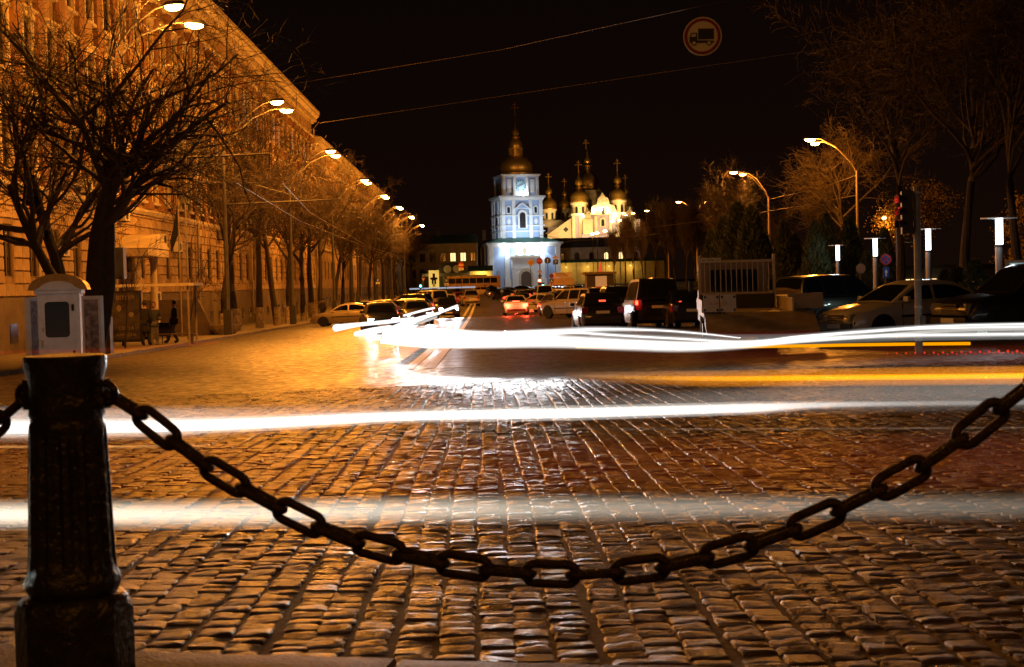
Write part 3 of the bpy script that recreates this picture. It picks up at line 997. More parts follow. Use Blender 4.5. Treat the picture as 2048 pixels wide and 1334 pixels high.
# floods
WARM = (1.0, .6, .19)
FLW = emat('flood_warm', (1.0, .72, .3), 160)
for px_, py_ in ((1170, 434), (1232, 434), (1205, 421), (1255, 434)):
    q = MB(); q.box((cx_(px_), -3.6, cz_(py_)), (.7, .4, .35)); q.obj('floodlight', FLW, K)
for px_, yy, py_, tgx, tgp, wts in ((1150, -22, 500, 1150, 425, 13000), (1200, -26, 500, 1196, 420, 14000), (1250, -22, 500, 1245, 420, 15000), (1110, -22, 500, 1112, 430, 13000), (1280, -14, 500, 1268, 415, 11000)):
    light('flood', 'SPOT', WARM, wts, (cx_(px_), yy, cz_(py_)), K, .4, target=(cx_(tgx), 2, cz_(tgp)), spot=60, blend=.8)
for px_ in (1105, 1150, 1190, 1230, 1270):
    light('flood', 'SPOT', (1, .66, .3), 2600, (cx_(px_), -15, cz_(487)), K, .4, target=(cx_(px_), -2, cz_(462)), spot=100, blend=.8)
for px_ in (1160, 1188, 1216, 1245):
    light('flood', 'SPOT', WARM, 2100, (cx_(px_), -4.5, cz_(426)), K, .3, target=(cx_(px_), 14, cz_(380)), spot=110, blend=.8)
for px_ in (1105, 1268):
    light('flood', 'SPOT', WARM, 1800, (cx_(px_), -1, cz_(445)), K, .3, target=(cx_(px_), 12, cz_(410)), spot=110, blend=.8)

# ================================================================== wall and wings round the monastery
YEL = mat('yellow_wall', (.5, .38, .14), .8, var=.3, scale=.4)
def wing_left():
    d = 372
    x0, x1 = PX(815, d), PX(957, d)
    t = thing('monastery_wing', 'two storey stone wing with two lit windows left of the bell tower', 'building', (x0, d, gz(x0, d)))
    L = x1 - x0
    q = MB(); q.bx(0, L, 0, 10, -1, 11.2); q.obj('wall', CRM, t)
    q = MB(); q.bx(-.2, L + .2, -.35, 10.3, 11.2, 11.7); q.obj('cornice', CRM, t)
    q = MB(); q.prism([(-.6, 11.7), (10.6, 11.7), (5, 14.2)], 0, L, 'yz'); q.obj('roof', GRN, t)
    n = 7
    for k in range(n):
        x = (k + .6) * L / n
        for z in (7.0, 2.8):
            w_ = MB(); w_.bx(x - .75, x + .75, -.12, -.003, z, z + 2.3); w_ = w_.obj('window', FRM, t)
            m_ = LITW if (z > 5 and k in (4, 5)) else GLS
            for s_ in (-1, 1):
                MB().bx(x + s_ * .36 - .3, x + s_ * .36 + .3, -.15, -.122, z + .1, z + 2.2).obj('pane', m_, w_)
    for k in range(n + 1):
        q = MB(); xx = max(.3, min(L - .3, k * L / n)); q.bx(xx - .3, xx + .3, -.2, -.004, -1, 11.2); q.obj('pilaster', CRM, t)
    for x in (8, 20):
        q = MB(); q.bx(x, x + .9, 4, 4.9, 12.5, 15.2); q.obj('chimney', PLN, t)
wing_left()
def pavilion():
    d = 345
    x0, x1 = PX(845, d), PX(985, d)
    L = x1 - x0
    t = thing('low_pavilion', 'low pavilion with a round topped dark gable and yellow lit bay behind the bus', 'pavilion', (x0, d, gz(x0, d)))
    q = MB(); q.bx(0, L * .68, 0, 6, -1, 3.9); q.obj('wall', mat('brown_panel', (.12, .09, .06), .7), t)
    q = MB(); q.bx(L * .68 + .02, L, 0, 6, -1, 4.2); q.obj('lit_bay', YEL, t)
    q = MB(); q.prism([(-.8, 4.25), (6.4, 4.25), (6.4, 5.6), (3, 5.6)], L * .66, L + .3, 'yz'); q.obj('roof', GRN, t)
    q = MB(); q.prism([(L * .2, 3.95), (L * .66 - .1, 3.95)] + [(L * .43 + L * .22 * cos(a), 3.95 + 2.6 * sin(a)) for a in [pi * k / 10 for k in range(1, 10)]], -.5, .4, 'xz'); q.obj('gable', mat('dark_gable', (.03, .025, .02), .6), t)
    for fx_ in (.37, .5):
        q = MB(); q.lathe([(.95, 0), (.95, .1), (.8, .12)], 18, M=Matrix.Translation((L * fx_, -.5, 4.9)) @ Matrix.Rotation(pi / 2, 4, 'X')); q.obj('roundel', CRM, t)
    for k in range(5):
        q = MB(); q.bx(.6 + k * 2.3, 2.5 + k * 2.3, -.1, -.003, .4, 3.2); q.obj('shop_window', GLS, t)
    light('bay_lamp', 'POINT', (1, .7, .2), 700, (L * .85, -1.6, 3.6), t, .15)
    light('bay_lamp', 'POINT', (1, .7, .2), 300, (L * .15, -1.6, 3.6), t, .15)
    MB().box((L * .85, -1.6, 3.85), (.5, .3, .15)).obj('lamp', LITW, t)
pavilion()
def memorial():
    d = 322
    x = PX(869, d)
    t = thing('memorial_slab', 'yellow lit memorial panel with a dark cross cut in it, left of the bus', 'memorial', (x, d, gz(x, d)))
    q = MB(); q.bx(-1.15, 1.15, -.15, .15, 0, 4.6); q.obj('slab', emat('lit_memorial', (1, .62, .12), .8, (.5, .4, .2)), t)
    q = MB(); q.bx(-.28, .28, -.19, -.153, .9, 3.9); q.bx(-.8, .8, -.2, -.152, 2.5, 3.0); q.bx(-.5, .5, -.195, -.154, 1.5, 2.9); q.obj('cross', IRON, t)
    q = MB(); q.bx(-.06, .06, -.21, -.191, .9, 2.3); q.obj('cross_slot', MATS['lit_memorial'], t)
memorial()
def wall_right():
    d = 400
    x0, x1 = PX(1112, d), PX(1330, d)
    t = thing('monastery_wall', 'long yellow lit monastery wall with dark roof right of the bell tower', 'wall', (x0, d, gz(x0, d)))
    L = x1 - x0
    q = MB(); q.bx(0, L, 0, 1.2, -1, 6.2); q.obj('wall', YEL, t)
    q = MB(); q.prism([(-.5, 6.2), (1.7, 6.2), (.6, 7.0)], -.2, L + .2, 'yz'); q.obj('coping', GRN, t)
    q = MB(); q.bx(0, L * .75, 8, 18, -1, 10.6); q.obj('rear_range', CRM, t)
    q = MB(); q.prism([(7.2, 10.6), (18.8, 10.6), (18, 13.4), (8.2, 13.4)], -.3, L * .75 + .3, 'yz'); q.obj('roof', mat('dark_roof', (.035, .028, .024), .7), t)
    for k in range(6):
        x = 2.5 + k * 4.2
        w_ = MB().prism(archpoly(x, 6.9, 1.5, 2.4), 7.9, 7.997, 'xz').obj('window', FRM, t)
        MB().prism(archpoly(x, 7.05, 1.1, 2.0), 7.85, 7.898, 'xz').obj('pane', LITW if k in (3, 4) else GLS, w_)
    for k in range(10):
        q = MB(); q.bx(k * 3.05 + .1, k * 3.05 + .7, -.25, -.003, -1, 6.2); q.obj('pier', YEL, t)
    for x in (3, 9, 15, 21):
        light('wall_lamp', 'POINT', (1, .62, .15), 300, (x, -2.2, 4.6), t, .1)
        MB().box((x, -2.2, 4.85), (.4, .3, .12)).tube([(x, -2.2, 4.9), (x, -.25, 5.2)], .05, 6).obj('wall_lamp', LITW, t)
wall_right()
# ================================================================== STREET LAMPS
POLE = mat('painted_steel_pole', (.075, .068, .06), .5, metal=.3, var=.3, scale=3)
CONC = mat('concrete_pole', (.33, .27, .2), .75, var=.3, scale=2)
BULB = emat('sodium_bulb', (1.0, .58, .16), 38)
def lamp_post(label, x, y, side, heads, watts, hgt=12.0, bracket=0, base=True, m=POLE, reach=2.8):
    """side = +1: arms reach to +x.  heads: list of (dx, dy) of the lamp heads from the pole"""
    t = thing('street_lamp', label, 'street lamp', (x, y, gz(x, y)), 0, 'sodium street lamps')
    q = MB(); q.tube([(0, 0, -.1), (0, 0, 1.4), (0, 0, 1.45), (0, 0, hgt * .55), (0, 0, hgt - 2.2)], [.15, .15, .12, .11, .085], 12); q.obj('pole', m, t, smooth=True)
    if base:
        q = MB(); q.box((0, 0, .72), (.42, .42, 1.44)); q.prism(archpoly(0, .15, .2, .75), -.235, -.212, 'xz'); q.obj('base_box', m, t)
    for dx, dy in heads:
        q = MB()
        pts = [(0, 0, hgt - 2.4), (dx * .12, dy * .12, hgt - 1.7), (dx * .5, dy * .5, hgt - .55), (dx * .82, dy * .82, hgt - .05), (dx, dy, hgt + .05)]
        q.tube(pts, [.05, .042, .038, .034, .03], 8); q.obj('arm', m, t, smooth=True)
        a = atan2(dy, dx)
        q = MB()
        q.lathe([(.02, .16), (.2, .14), (.24, .04), (.23, .0)], 14, M=Matrix.Translation((dx + .25 * cos(a), dy + .25 * sin(a), hgt - .02)) @ Matrix.Rotation(a, 4, 'Z') @ Matrix.Diagonal((1.9, .9, 1, 1)))
        h = q.obj('lamp_head', POLE, t, smooth=True)
        q = MB()
        q.lathe([(.21, .0), (.19, -.07), (.11, -.12), (.02, -.135)], 14, M=Matrix.Translation((dx + .25 * cos(a), dy + .25 * sin(a), hgt - .025)) @ Matrix.Rotation(a, 4, 'Z') @ Matrix.Diagonal((1.75, 1.0, 1.3, 1)))
        q.obj('bulb_glass', BULB, h, smooth=True)
        light('lamp_light', 'POINT', SODIUM, watts, (dx + .25 * cos(a), dy + .25 * sin(a), hgt - .42), t, .22)
    if bracket:
        q = MB(); q.tube([(0, 0, 6.9), (bracket, 0, 6.9 + .15)], [.055, .035], 8); q.tube([(0, 0, 8.4), (bracket * .75, 0, 7.03)], .014, 5); q.tube([(bracket - .05, 0, 7.05), (bracket - .05, 0, 6.6)], .04, 6); q.obj('bracket_arm', m, t)
    return t
LW = 4600
ly = [50.5, 74.5, 99.5, 127, 151, 177, 206, 240]
for i, y in enumerate(ly):
    lamp_post('twin sodium street lamp on the left pavement, ' + ORD[i] + ' in the row counted from the camera', KX - .45, y, 1, [(2.9, -1.5), (2.9, 1.7)], LW * (.9 if i < 1 else .85), bracket=(6.0 if i < 2 else 0))
lamp_post('twin sodium street lamp on the left pavement beside the viewer, out of view', KX - .45, 26, 1, [(2.9, -1.5), (2.9, 1.7)], 700)
lamp_post('twin sodium street lamp behind the viewer on the near pavement', -9, -9, 1, [(1.6, 1.8), (2.2, -1.5)], 260, base=False)
lamp_post('twin sodium street lamp on the near pavement at the right, behind the viewer', 9, -5, -1, [(-1.2, 1.8), (-2.2, -1.5)], 400, base=False)
for i, (px_, d, hd, hg) in enumerate([(1718, 96, [(-2.9, 0), (-2.0, 2.6)], 11.2), (1541, 124, [(-2.9, -.6), (-1.7, 1.8)], 11.2), (1396, 186, [(-2.2, -1), (1.2, 1)], 12.2), (1338, 203, [(-2.6, 0)], 12.0)]):
    x = PX(px_, d)
    lamp_post(['tall sodium street lamp with two long arms over the silver sedan', 'sodium street lamp half lost in the lit bare tree', 'twin sodium street lamp above the hedge of bare poplars', 'single sodium street lamp just right of the cathedral'][i], x, d, -1, hd, 3000, hgt=hg, base=False, m=CONC)
# small lamps before the cathedral
for i, (px_, py_, d) in enumerate([(1188, 468, 300), (1197, 466, 306), (1213, 462, 318), (1228, 443, 330), (1243, 441, 338), (1270, 427, 352), (1771, 436, 112)]):
    x = PX(px_, d); hg = Pt(px_, py_, d).z - gz(x, d)
    t = thing('park_lamp', ['leftmost small lamp before the cathedral front', 'second small lamp before the cathedral, close by the leftmost', 'third small lamp before the cathedral front', 'fourth small lamp before the cathedral, higher up', 'fifth small lamp before the cathedral, higher up', 'rightmost small lamp before the cathedral by its right dome', 'small warm park lamp among dark trees above the light columns'][i], 'street lamp', (x, d, gz(x, d)), 0, 'small lamps before the cathedral')
    q = MB(); q.tube([(0, 0, 0), (0, 0, hg)], [.09, .06], 6); q.obj('pole', POLE, t)
    k_ = 1 if d > 200 else .36
    q = MB(); q.lathe([(.1, -.25 * k_), (.42 * k_, -.05), (.42 * k_, .1 * k_), (.05, .3 * k_)], 10, (0, 0, hg)); q.obj('bulb_glass', BULB, t)
    light('lamp_light', 'POINT', SODIUM, 900 if d > 200 else 330, (0, 0, hg - .6), t, .3)

# park light columns on the right: white glowing neck under a flat disc
COLM = mat('brushed_column', (.42, .4, .39), .35, metal=.6, var=.1)
GLOW = emat('column_glow', (.82, .93, 1.0), 7)
for i, (px_, py_, d, lit) in enumerate([(2000, 435, 40, 1), (1858, 457, 55, 1), (1752, 476, 66, 1), (1677, 490, 78, 1), (1808, 484, 80, 0)]):
    x = PX(px_, d); z0 = gz(x, d); hg = Pt(px_, py_, d).z - z0
    t = thing('light_column', ['tallest white light column, beside the black car at the right edge', 'white light column just right of the traffic light pole', 'white light column above the roof of the dark suv', 'smallest lit white light column, by the round mirror', 'unlit light column between two lit ones'][i], 'light column', (x, d, z0), 0, 'disc topped light columns')
    q = MB(); q.lathe([(.115, 0), (.115, hg * .74)], 14); q.obj('shaft', COLM, t, smooth=40)
    q = MB(); q.lathe([(.1, hg * .74), (.1, hg - .03)], 14); q.obj('glowing_neck', GLOW if lit else COLM, t, smooth=40)
    for zc_ in (hg * .735, hg * .3):
        q = MB(); q.lathe([(.112, 0), (.13, .01), (.13, .06), (.112, .07)], 14, (0, 0, zc_)); q.obj('collar', POLE, t)
    q = MB(); q.lathe([(.5, hg - .028), (.5, hg), (.02, hg + .02)], 24); q.obj('disc', COLM, t)
    if lit:
        light('column_light', 'POINT', (.85, .93, 1), 26, (-.35, -.35, hg - .35), t, .12)

# ================================================================== TREES (bare, late autumn)
BARK = mat('bark', (.034, .024, .016), .85, var=.5, scale=5, bump=.8, bscale=22)
TWIG = mat('twigs', (.045, .03, .017), .7)
LIME = mat('lime_wash', (.34, .28, .21), .85, var=.7, scale=5, bump=.4)
def grow(rng, trunk_h, trunk_r, levels, lens, nch, spread, droop, sides=(8, 6, 4, 3, 3, 3), lean=(0, 0), fork=None, minr=.011, up=.25):
    """returns (trunk MB, crown MB)"""
    tr, cr = MB(), MB()
    def branch(p, d, L, r, lev, mb):
        n = max(3, [7, 6, 5, 4, 3, 3][min(lev, 5)])
        pts = [p]; rad = [r]
        dirs = [d]
        for i in range(n):
            w_ = [.06, .16, .22, .27, .3, .3][min(lev, 5)]
            d = (d + Vector((rng.gauss(0, w_), rng.gauss(0, w_), rng.gauss(0, w_) + (up * .25 if lev < 3 else -droop)))).normalized()
            pts.append(pts[-1] + d * (L / n)); dirs.append(d)
            rad.append(max(minr * .7, r * (1 - .62 * (i + 1) / n)))
        mb.tube(pts, rad, sides[lev], cap=False)
        if lev + 1 >= levels:
            return
        k = nch[lev]
        for c in range(k):
            f = rng.uniform(.55 if lev == 0 else .22, 1.0)
            i = min(n - 1, int(f * n)); fr = f * n - i
            q = pts[i].lerp(pts[i + 1], min(1, max(0, fr)))
            ax = dirs[i]
            perp = Vector((rng.gauss(0, 1), rng.gauss(0, 1), rng.gauss(0, 1)))
            perp = (perp - ax * perp.dot(ax)).normalized()
            a = spread[lev] * rng.uniform(.6, 1.3)
            nd = (ax * cos(a) + perp * sin(a)).normalized()
            rr = max(minr, rad[i] * rng.uniform(.42, .62))
            branch(q, nd, lens[lev + 1] * rng.uniform(.65, 1.25), rr, lev + 1, cr)
    if fork:
        for (dx, dy, ln, rf) in fork:
            branch(Vector((0, 0, 0)), Vector((dx, dy, 1)).normalized(), ln, trunk_r * rf, 0, tr)
    else:
        branch(Vector((0, 0, 0)), Vector((lean[0], lean[1], 1)).normalized(), trunk_h, trunk_r, 0, tr)
    return tr, cr
def tree_meshes(seed, **kw):
    rng = random.Random(seed)
    tr, cr = grow(rng, **kw)
    return tr.mesh('trunk', BARK, True), cr.mesh('crown', TWIG, False)
street = [tree_meshes(20 + i, trunk_h=7.5 + i * .5, trunk_r=.26, levels=5, lens=[0, 4.2, 2.3, 1.25, .7], nch=[11, 6, 5, 4], spread=[.75, .7, .7, .75], droop=.02, minr=.013) for i in range(4)]
def place_tree(label, x, y, ms, s=1.0, rz=0.0, wash=False, group=None, zs=1.0):
    t = thing('bare_tree', label, 'tree', (x, y, gz(x, y) + .1), rz, group)
    t.scale = (s, s, s * zs)
    link('trunk', ms[0], t); link('crown', ms[1], t)
    if wash:
        q = MB(); q.lathe([(.3, -.1), (.285, .5), (.275, 1.3)], 10, cap=False); q.obj('lime_wash', LIME, t, smooth=True)
    return t
ty_ = [79, 84.5, 91, 98, 105.5, 113, 121, 129, 137, 146, 155, 165, 176, 188, 200, 213, 227, 242, 258, 275, 292]
for i, y in enumerate(ty_):
    lab = 'bare street tree on the left pavement, ' + (ORD[i] if i < 20 else 'farthest') + ' trunk of the row past the bus stop'
    place_tree(lab, -14.6 + random.uniform(-.3, .3), y, street[i % 4], random.uniform(.85, 1.08), random.uniform(0, 6.3), wash=i < 9, group='bare trees along the left pavement', zs=random.uniform(.92, 1.1))
# the great chestnut by the phone box
big = tree_meshes(77, trunk_h=8, trunk_r=.46, levels=5, lens=[0, 4.7, 2.7, 1.55, .9, .45], nch=[12, 7, 5, 4, 3], spread=[.95, .75, .75, .8, .8], droop=.05, minr=.009, sides=(10, 7, 5, 3, 3, 3),
                  fork=[(.03, .0, 7.2, 1.0), (.32, .1, 9.0, .62), (-.36, 0, 6.5, .55)], up=.2)
place_tree('huge bare chestnut tree with low spreading limbs behind the phone box', PX(182, 45.5), 45.5, big, .94, 0)
big2 = tree_meshes(91, trunk_h=6, trunk_r=.3, levels=5, lens=[0, 4.2, 2.4, 1.3, .7], nch=[8, 5, 4, 4], spread=[.8, .7, .7, .8], droop=.05, lean=(-.22, .05), minr=.01)
place_tree('leaning dark bare tree left of the huge chestnut', PX(150, 46.5), 46.5, big2, 1.0, 0)
# saplings
sap = tree_meshes(5, trunk_h=2.0, trunk_r=.035, levels=4, lens=[0, 1.3, .7, .35], nch=[8, 5, 3], spread=[.6, .6, .7], droop=0, minr=.007, sides=(6, 4, 3, 3))
for px_, d, s, nm in ((458, 75, 1.1, 'thin sapling in front of the whitewashed trunks'), (374, 68, 1.25, 'thin sapling right of the man by the bin'), (247, 57, 1.45, 'thin sapling before the bus shelter poster')):
    x = PX(px_, d); place_tree(nm, x, d, sap, s, px_, group='staked saplings on the left pavement')
# right side of the street
ptree = [tree_meshes(50 + i, trunk_h=11, trunk_r=.27, levels=5, lens=[0, 5.5, 3.0, 1.6, .9], nch=[14, 7, 6, 5], spread=[.6, .6, .7, .8], droop=.01, minr=.014) for i in range(2)]
poplar = [tree_meshes(60 + i, trunk_h=7.5, trunk_r=.13, levels=4, lens=[0, 2.6, 1.4, .8], nch=[34, 8, 6], spread=[.32, .35, .4], droop=-.1, minr=.014, up=1.2) for i in range(2)]
place_tree('bare tree glowing round the sodium lamp on the right', PX(1470, 121), 121, ptree[0], .66, 1.0, group='large bare trees on the right')
for px_, d, s, k, nm in ((1700, 103, .85, 1, 'large bare tree behind the tall twin armed lamp'), (1800, 64, .85, 0, 'dark bare tree above the dark suv'), (1930, 58, .85, 1, 'very dark bare tree right of the traffic light'), (2045, 56, .8, 0, 'very dark bare tree at the right edge'), (1640, 135, .6, 0, 'bare tree left of the tall lamp, farther off'), (1560, 150, .58, 1, 'bare tree right behind the glowing one')):
    place_tree(nm, PX(px_, d), d, ptree[k], s, px_ * .7, group='large bare trees on the right')
for i, (px_, d) in enumerate([(1232, 215), (1252, 205), (1270, 196), (1290, 190), (1312, 180), (1334, 172), (1352, 168), (1372, 160), (1392, 165), (1412, 175), (1430, 150)]):
    place_tree('slender bare poplar ' + ['beside the pale kiosk', 'second right of the kiosk', 'third right of the kiosk', 'fourth right of the kiosk', 'above the roof of the black van', 'right of the black van roof', 'left of the flatbed cab', 'over the flatbed cab corner', 'over the flatbed rack', 'over the flatbed lettered plate', 'right of the flatbed plate', 'before the monastery wall', 'at the right foot of the bell tower', 'before the cathedral front'][i], PX(px_, d), d, poplar[i % 2], random.uniform(.9, 1.15), random.uniform(0, 6), group='slender bare poplars')
# evergreen shrubs
LEAF = mat('thuja_green', (.06, .075, .025), .7, var=.5, scale=3)
def thuja_mesh(seed, n=5200):
    r = random.Random(seed); q = MB()
    cl = [(r.uniform(0, 6.28), r.uniform(.05, .95), r.uniform(.75, 1.2)) for _ in range(40)]
    for _ in range(n):
        t = r.random() ** .8
        a = r.uniform(0, 6.28)
        rad = 1.0 * (1 - t) ** .75 * (.25 + .75 * r.random() ** .4)
        for ca_, ct, cs in cl:
            if abs(ct - t) < .07 and abs(((ca_ - a + pi) % (2 * pi)) - pi) < .45: rad *= cs
        p = Vector((rad * cos(a), rad * sin(a), t * 3.4 + r.uniform(-.1, .1)))
        d = Vector((cos(a) * .6 + r.gauss(0, .4), sin(a) * .6 + r.gauss(0, .4), .9)).normalized() * r.uniform(.12, .26)
        s = Vector((r.gauss(0, 1), r.gauss(0, 1), r.gauss(0, .4))).normalized() * r.uniform(.03, .07)
        i = len(q.v); q.v += [tuple(p - s), tuple(p + s), tuple(p + d)]; q.f.append((i, i + 1, i + 2))
    return q.mesh('foliage', LEAF)
thm = [thuja_mesh(1), thuja_mesh(2)]
tk = MB().tube([(0, 0, -.1), (0, 0, 1.5), (0, 0, 3.0)], [.12, .08, .02], 6).mesh('trunk', BARK)
for i, (px_, d, s, zs) in enumerate([(1425, 100, 1.5, 1.0), (1450, 96, 1.7, 1.0), (1478, 92, 2.0, .95), (1506, 90, 1.8, 1.0), (1530, 94, 1.5, .9), (1570, 88, 1.35, 1.1), (1592, 92, 1.3, 1.0), (1632, 80, 1.3, 1.05), (1655, 84, 1.4, 1.1), (1700, 86, 1.5, 1.0), (1735, 72, 1.0, .8), (1950, 48, .9, .62), (1915, 52, 1.0, .5), (1890, 56, .8, .6), (1770, 78, 1.2, 1.0)]):
    x = PX(px_, d)
    t = thing('evergreen_shrub', ['left end of the conifers, behind the flatbed cab', 'conifer behind the left of the flatbed rack', 'widest conifer behind the flatbed rack', 'conifer left of the concrete lamp pole', 'conifer at the foot of the concrete lamp pole', 'pointed conifer left of the lit gap', 'conifer right of the concrete lamp pole by the gap', 'conifer right of the lit gap', 'dark conifer left of the smallest light column', 'dark conifer behind the round mirror', 'low conifer behind the no stopping sign', 'low clipped shrub beside the black car', 'rounded shrub above the silver sedan boot', 'small shrub above the silver sedan rear window', 'dark conifer behind the traffic light pole'][i], 'shrub', (x, d, gz(x, d) + .1), px_, 'evergreen shrubs on the right')
    t.scale = (s, s, s * zs)
    link('foliage', thm[i % 2], t); link('trunk', tk, t)

# ================================================================== THE WHITE BOOTH
BOO = mat('booth_white_paint', (.66, .7, .78), .45, var=.15, scale=4, bump=.1)
BROOF = mat('booth_roof_sheet', (.5, .36, .18), .3, metal=.6, var=.2)
POSTER = mat('worn_poster', (.3, .26, .3), .4, var=.8, scale=7)
BGLS = mat('booth_glass', (.05, .065, .085), .06, spec=.9)  # bluish reflection put into the pane's own colour
def booth():
    d = 41.0; x = PX(116, d); z = gz(x, d)
    t = thing('white_booth', 'white metal booth with a domed roof behind the iron bollard', 'booth', (x, d, z), radians(11))
    s = 1.02
    t.scale = (s, s, s)
    q = MB(); q.box((0, .55, .06), (1.9, 1.3, .12)); q.obj('plinth', PLN, t)
    q = MB(); q.bx(-.58, .58, 0, 1.2, .12, 2.15); q.obj('body', BOO, t)
    q = MB(); q.bx(-.64, .64, -.05, 1.25, 2.15, 2.25); q.obj('roof_edge', BOO, t)
    q = MB(); n = 10
    q.prism([(-.8, 2.25)] + [(-.8 * cos(pi * k / n), 2.25 + .46 * sin(pi * k / n)) for k in range(1, n)] + [(.8, 2.25)], -.05, 1.3, 'xz'); q.obj('domed_roof', BROOF, t, smooth=30)
    q = MB(); q.prism([(-.62, 2.252)] + [(-.5 * cos(pi * k / n), 2.252 + .25 * sin(pi * k / n)) for k in range(1, n)] + [(.62, 2.252)], -.09, -.052, 'xz'); q.obj('tympanum', BOO, t)
    dr = MB(); dr.bx(-.55, .5, -.05, -.003, .16, 2.1); dr = dr.obj('door', BOO, t)
    def rr(x0, x1, z0, z1, r, y0, y1):
        pts = []
        for cx, cz, a0 in ((x1 - r, z1 - r, 0), (x0 + r, z1 - r, 90), (x0 + r, z0 + r, 180), (x1 - r, z0 + r, 270)):
            pts += [(cx + r * cos(radians(a0 + k * 22.5)), cz + r * sin(radians(a0 + k * 22.5))) for k in range(5)]
        return MB().prism(pts, y0, y1, 'xz')
    rr(-.36, .3, .92, 1.92, .1, -.062, -.0505).obj('window_pane', BGLS, dr)
    f = rr(-.36, .34, .25, .84, .1, -.058, -.0508); f.obj('lower_panel', BOO, dr)
    q = MB()
    for zz in (.45, 1.75): q.box((.4, -.07, zz), (.07, .05, .16)); q.tube([(.4, -.08, zz - .1), (.4, -.08, zz + .1)], .018, 6)
    q.obj('hinge', IRON, dr)
    q = MB(); q.box((-.44, -.075, .75), (.05, .05, .2)); q.box((-.42, -.07, 1.15), (.04, .04, .12)); q.obj('handle', PIPE, dr)
    for s_ in (-1, 1):
        M = Matrix.Translation((s_ * (.66 if s_ > 0 else .6), .02, 0)) @ Matrix.Rotation(radians(-30 if s_ > 0 else 76), 4, 'Z')
        q = MB(); q.add(*[(lambda b: (b.v, b.f))(MB().bx(s_ * .0, s_ * .62, -.05, .09, .3, 2.06))][0], M); wing = q.obj('side_case', BOO, t)
        q = MB(); b = MB().bx(s_ * .08, s_ * .54, -.062, -.052, .42, 1.96); q.add(b.v, b.f, M); q.obj('poster', POSTER, wing)
booth()

# ================================================================== BUS STOP, PEOPLE, STREET THINGS
def shelter():
    d = 60; x = PX(233, d); z = gz(x, d) + .13
    t = thing('bus_shelter', 'bus shelter with a dark lettered poster panel behind the near lamp pole', 'bus shelter', (x, d, z))
    for xx in (-.6, 3.0):
        for yy in (0, 1.5):
            q = MB(); q.tube([(xx, yy, 0), (xx, yy, 2.5)], .05, 8); q.obj('post', CONC, t)
    q = MB(); q.bx(-1.4, 3.3, -.2, 1.75, 2.5, 2.62); q.obj('roof', CRM, t)
    p = MB(); p.bx(-.25, 1.05, -.1, .06, .2, 2.35); p = p.obj('poster_case', IRON, t)
    q = MB(); q.bx(-.17, .97, -.115, -.102, .3, 2.25); po = q.obj('poster', mat('dark_poster', (.07, .06, .06), .25, var=.8, scale=2.2), p)
    q = MB(); q.bx(-.2, 3.0, 1.0, 1.4, .42, .47); q.bx(-.1, 0, 1.05, 1.35, 0, .42); q.bx(2.8, 2.9, 1.05, 1.35, 0, .42); q.obj('bench', WOODD, t)
    LT = mat('poster_lettering', (.2, .16, .12), .4)
    text('BITOPI', .26, LT, p, (.4, -.118, 2.05), depth=.001); text('CBITLA', .2, LT, p, (.4, -.118, .78), depth=.001); text('HAPOДHA', .17, LT, p, (.4, -.118, .5), depth=.001)
    # a pale figure print: head and hands blobs
    q = MB(); q.lathe([(.01, 0), (.12, 0), (.12, .004), (.01, .005)], 14, M=Matrix.Translation((.12, -.117, 1.62)) @ Matrix.Rotation(pi / 2, 4, 'X') @ Matrix.Diagonal((.8, 1.15, 1, 1))); q.lathe([(.01, 0), (.11, 0), (.11, .004), (.01, .005)], 10, M=Matrix.Translation((.62, -.117, 1.35)) @ Matrix.Rotation(pi / 2, 4, 'X')); q.obj('printed_face', LT, po)
shelter()
SKIN = mat('skin', (.42, .25, .17), .55)
HAIR = mat('dark_hair', (.015, .011, .009), .6)
CLOTHS = {'black': mat('black_wool', (.018, .016, .016), .85), 'navy': mat('navy_jacket', (.03, .032, .045), .7), 'brown': mat('brown_coat', (.045, .032, .024), .85), 'grey': mat('grey_trousers', (.13, .12, .11), .85)}
def skin_obj(name, verts, edges, radii, m, parent, root=0):
    me = bpy.data.meshes.new(name)
    me.from_pydata(verts, edges, [])
    o = link(name, me, parent)
    sm = o.modifiers.new('skin', 'SKIN')
    sm.use_smooth_shade = True
    lay = me.skin_vertices[0] if me.skin_vertices else None
    if lay is None:
        bm = bmesh.new(); bm.from_mesh(me); bm.verts.layers.skin.verify(); bm.to_mesh(me); bm.free()
        lay = me.skin_vertices[0]
    for i, r in enumerate(radii):
        lay.data[i].radius = r if hasattr(r, '__len__') else (r, r)
        lay.data[i].use_root = (i == root)
    ss = o.modifiers.new('sub', 'SUBSURF'); ss.levels = 2; ss.render_levels = 2
    me.materials.append(m)
    return o
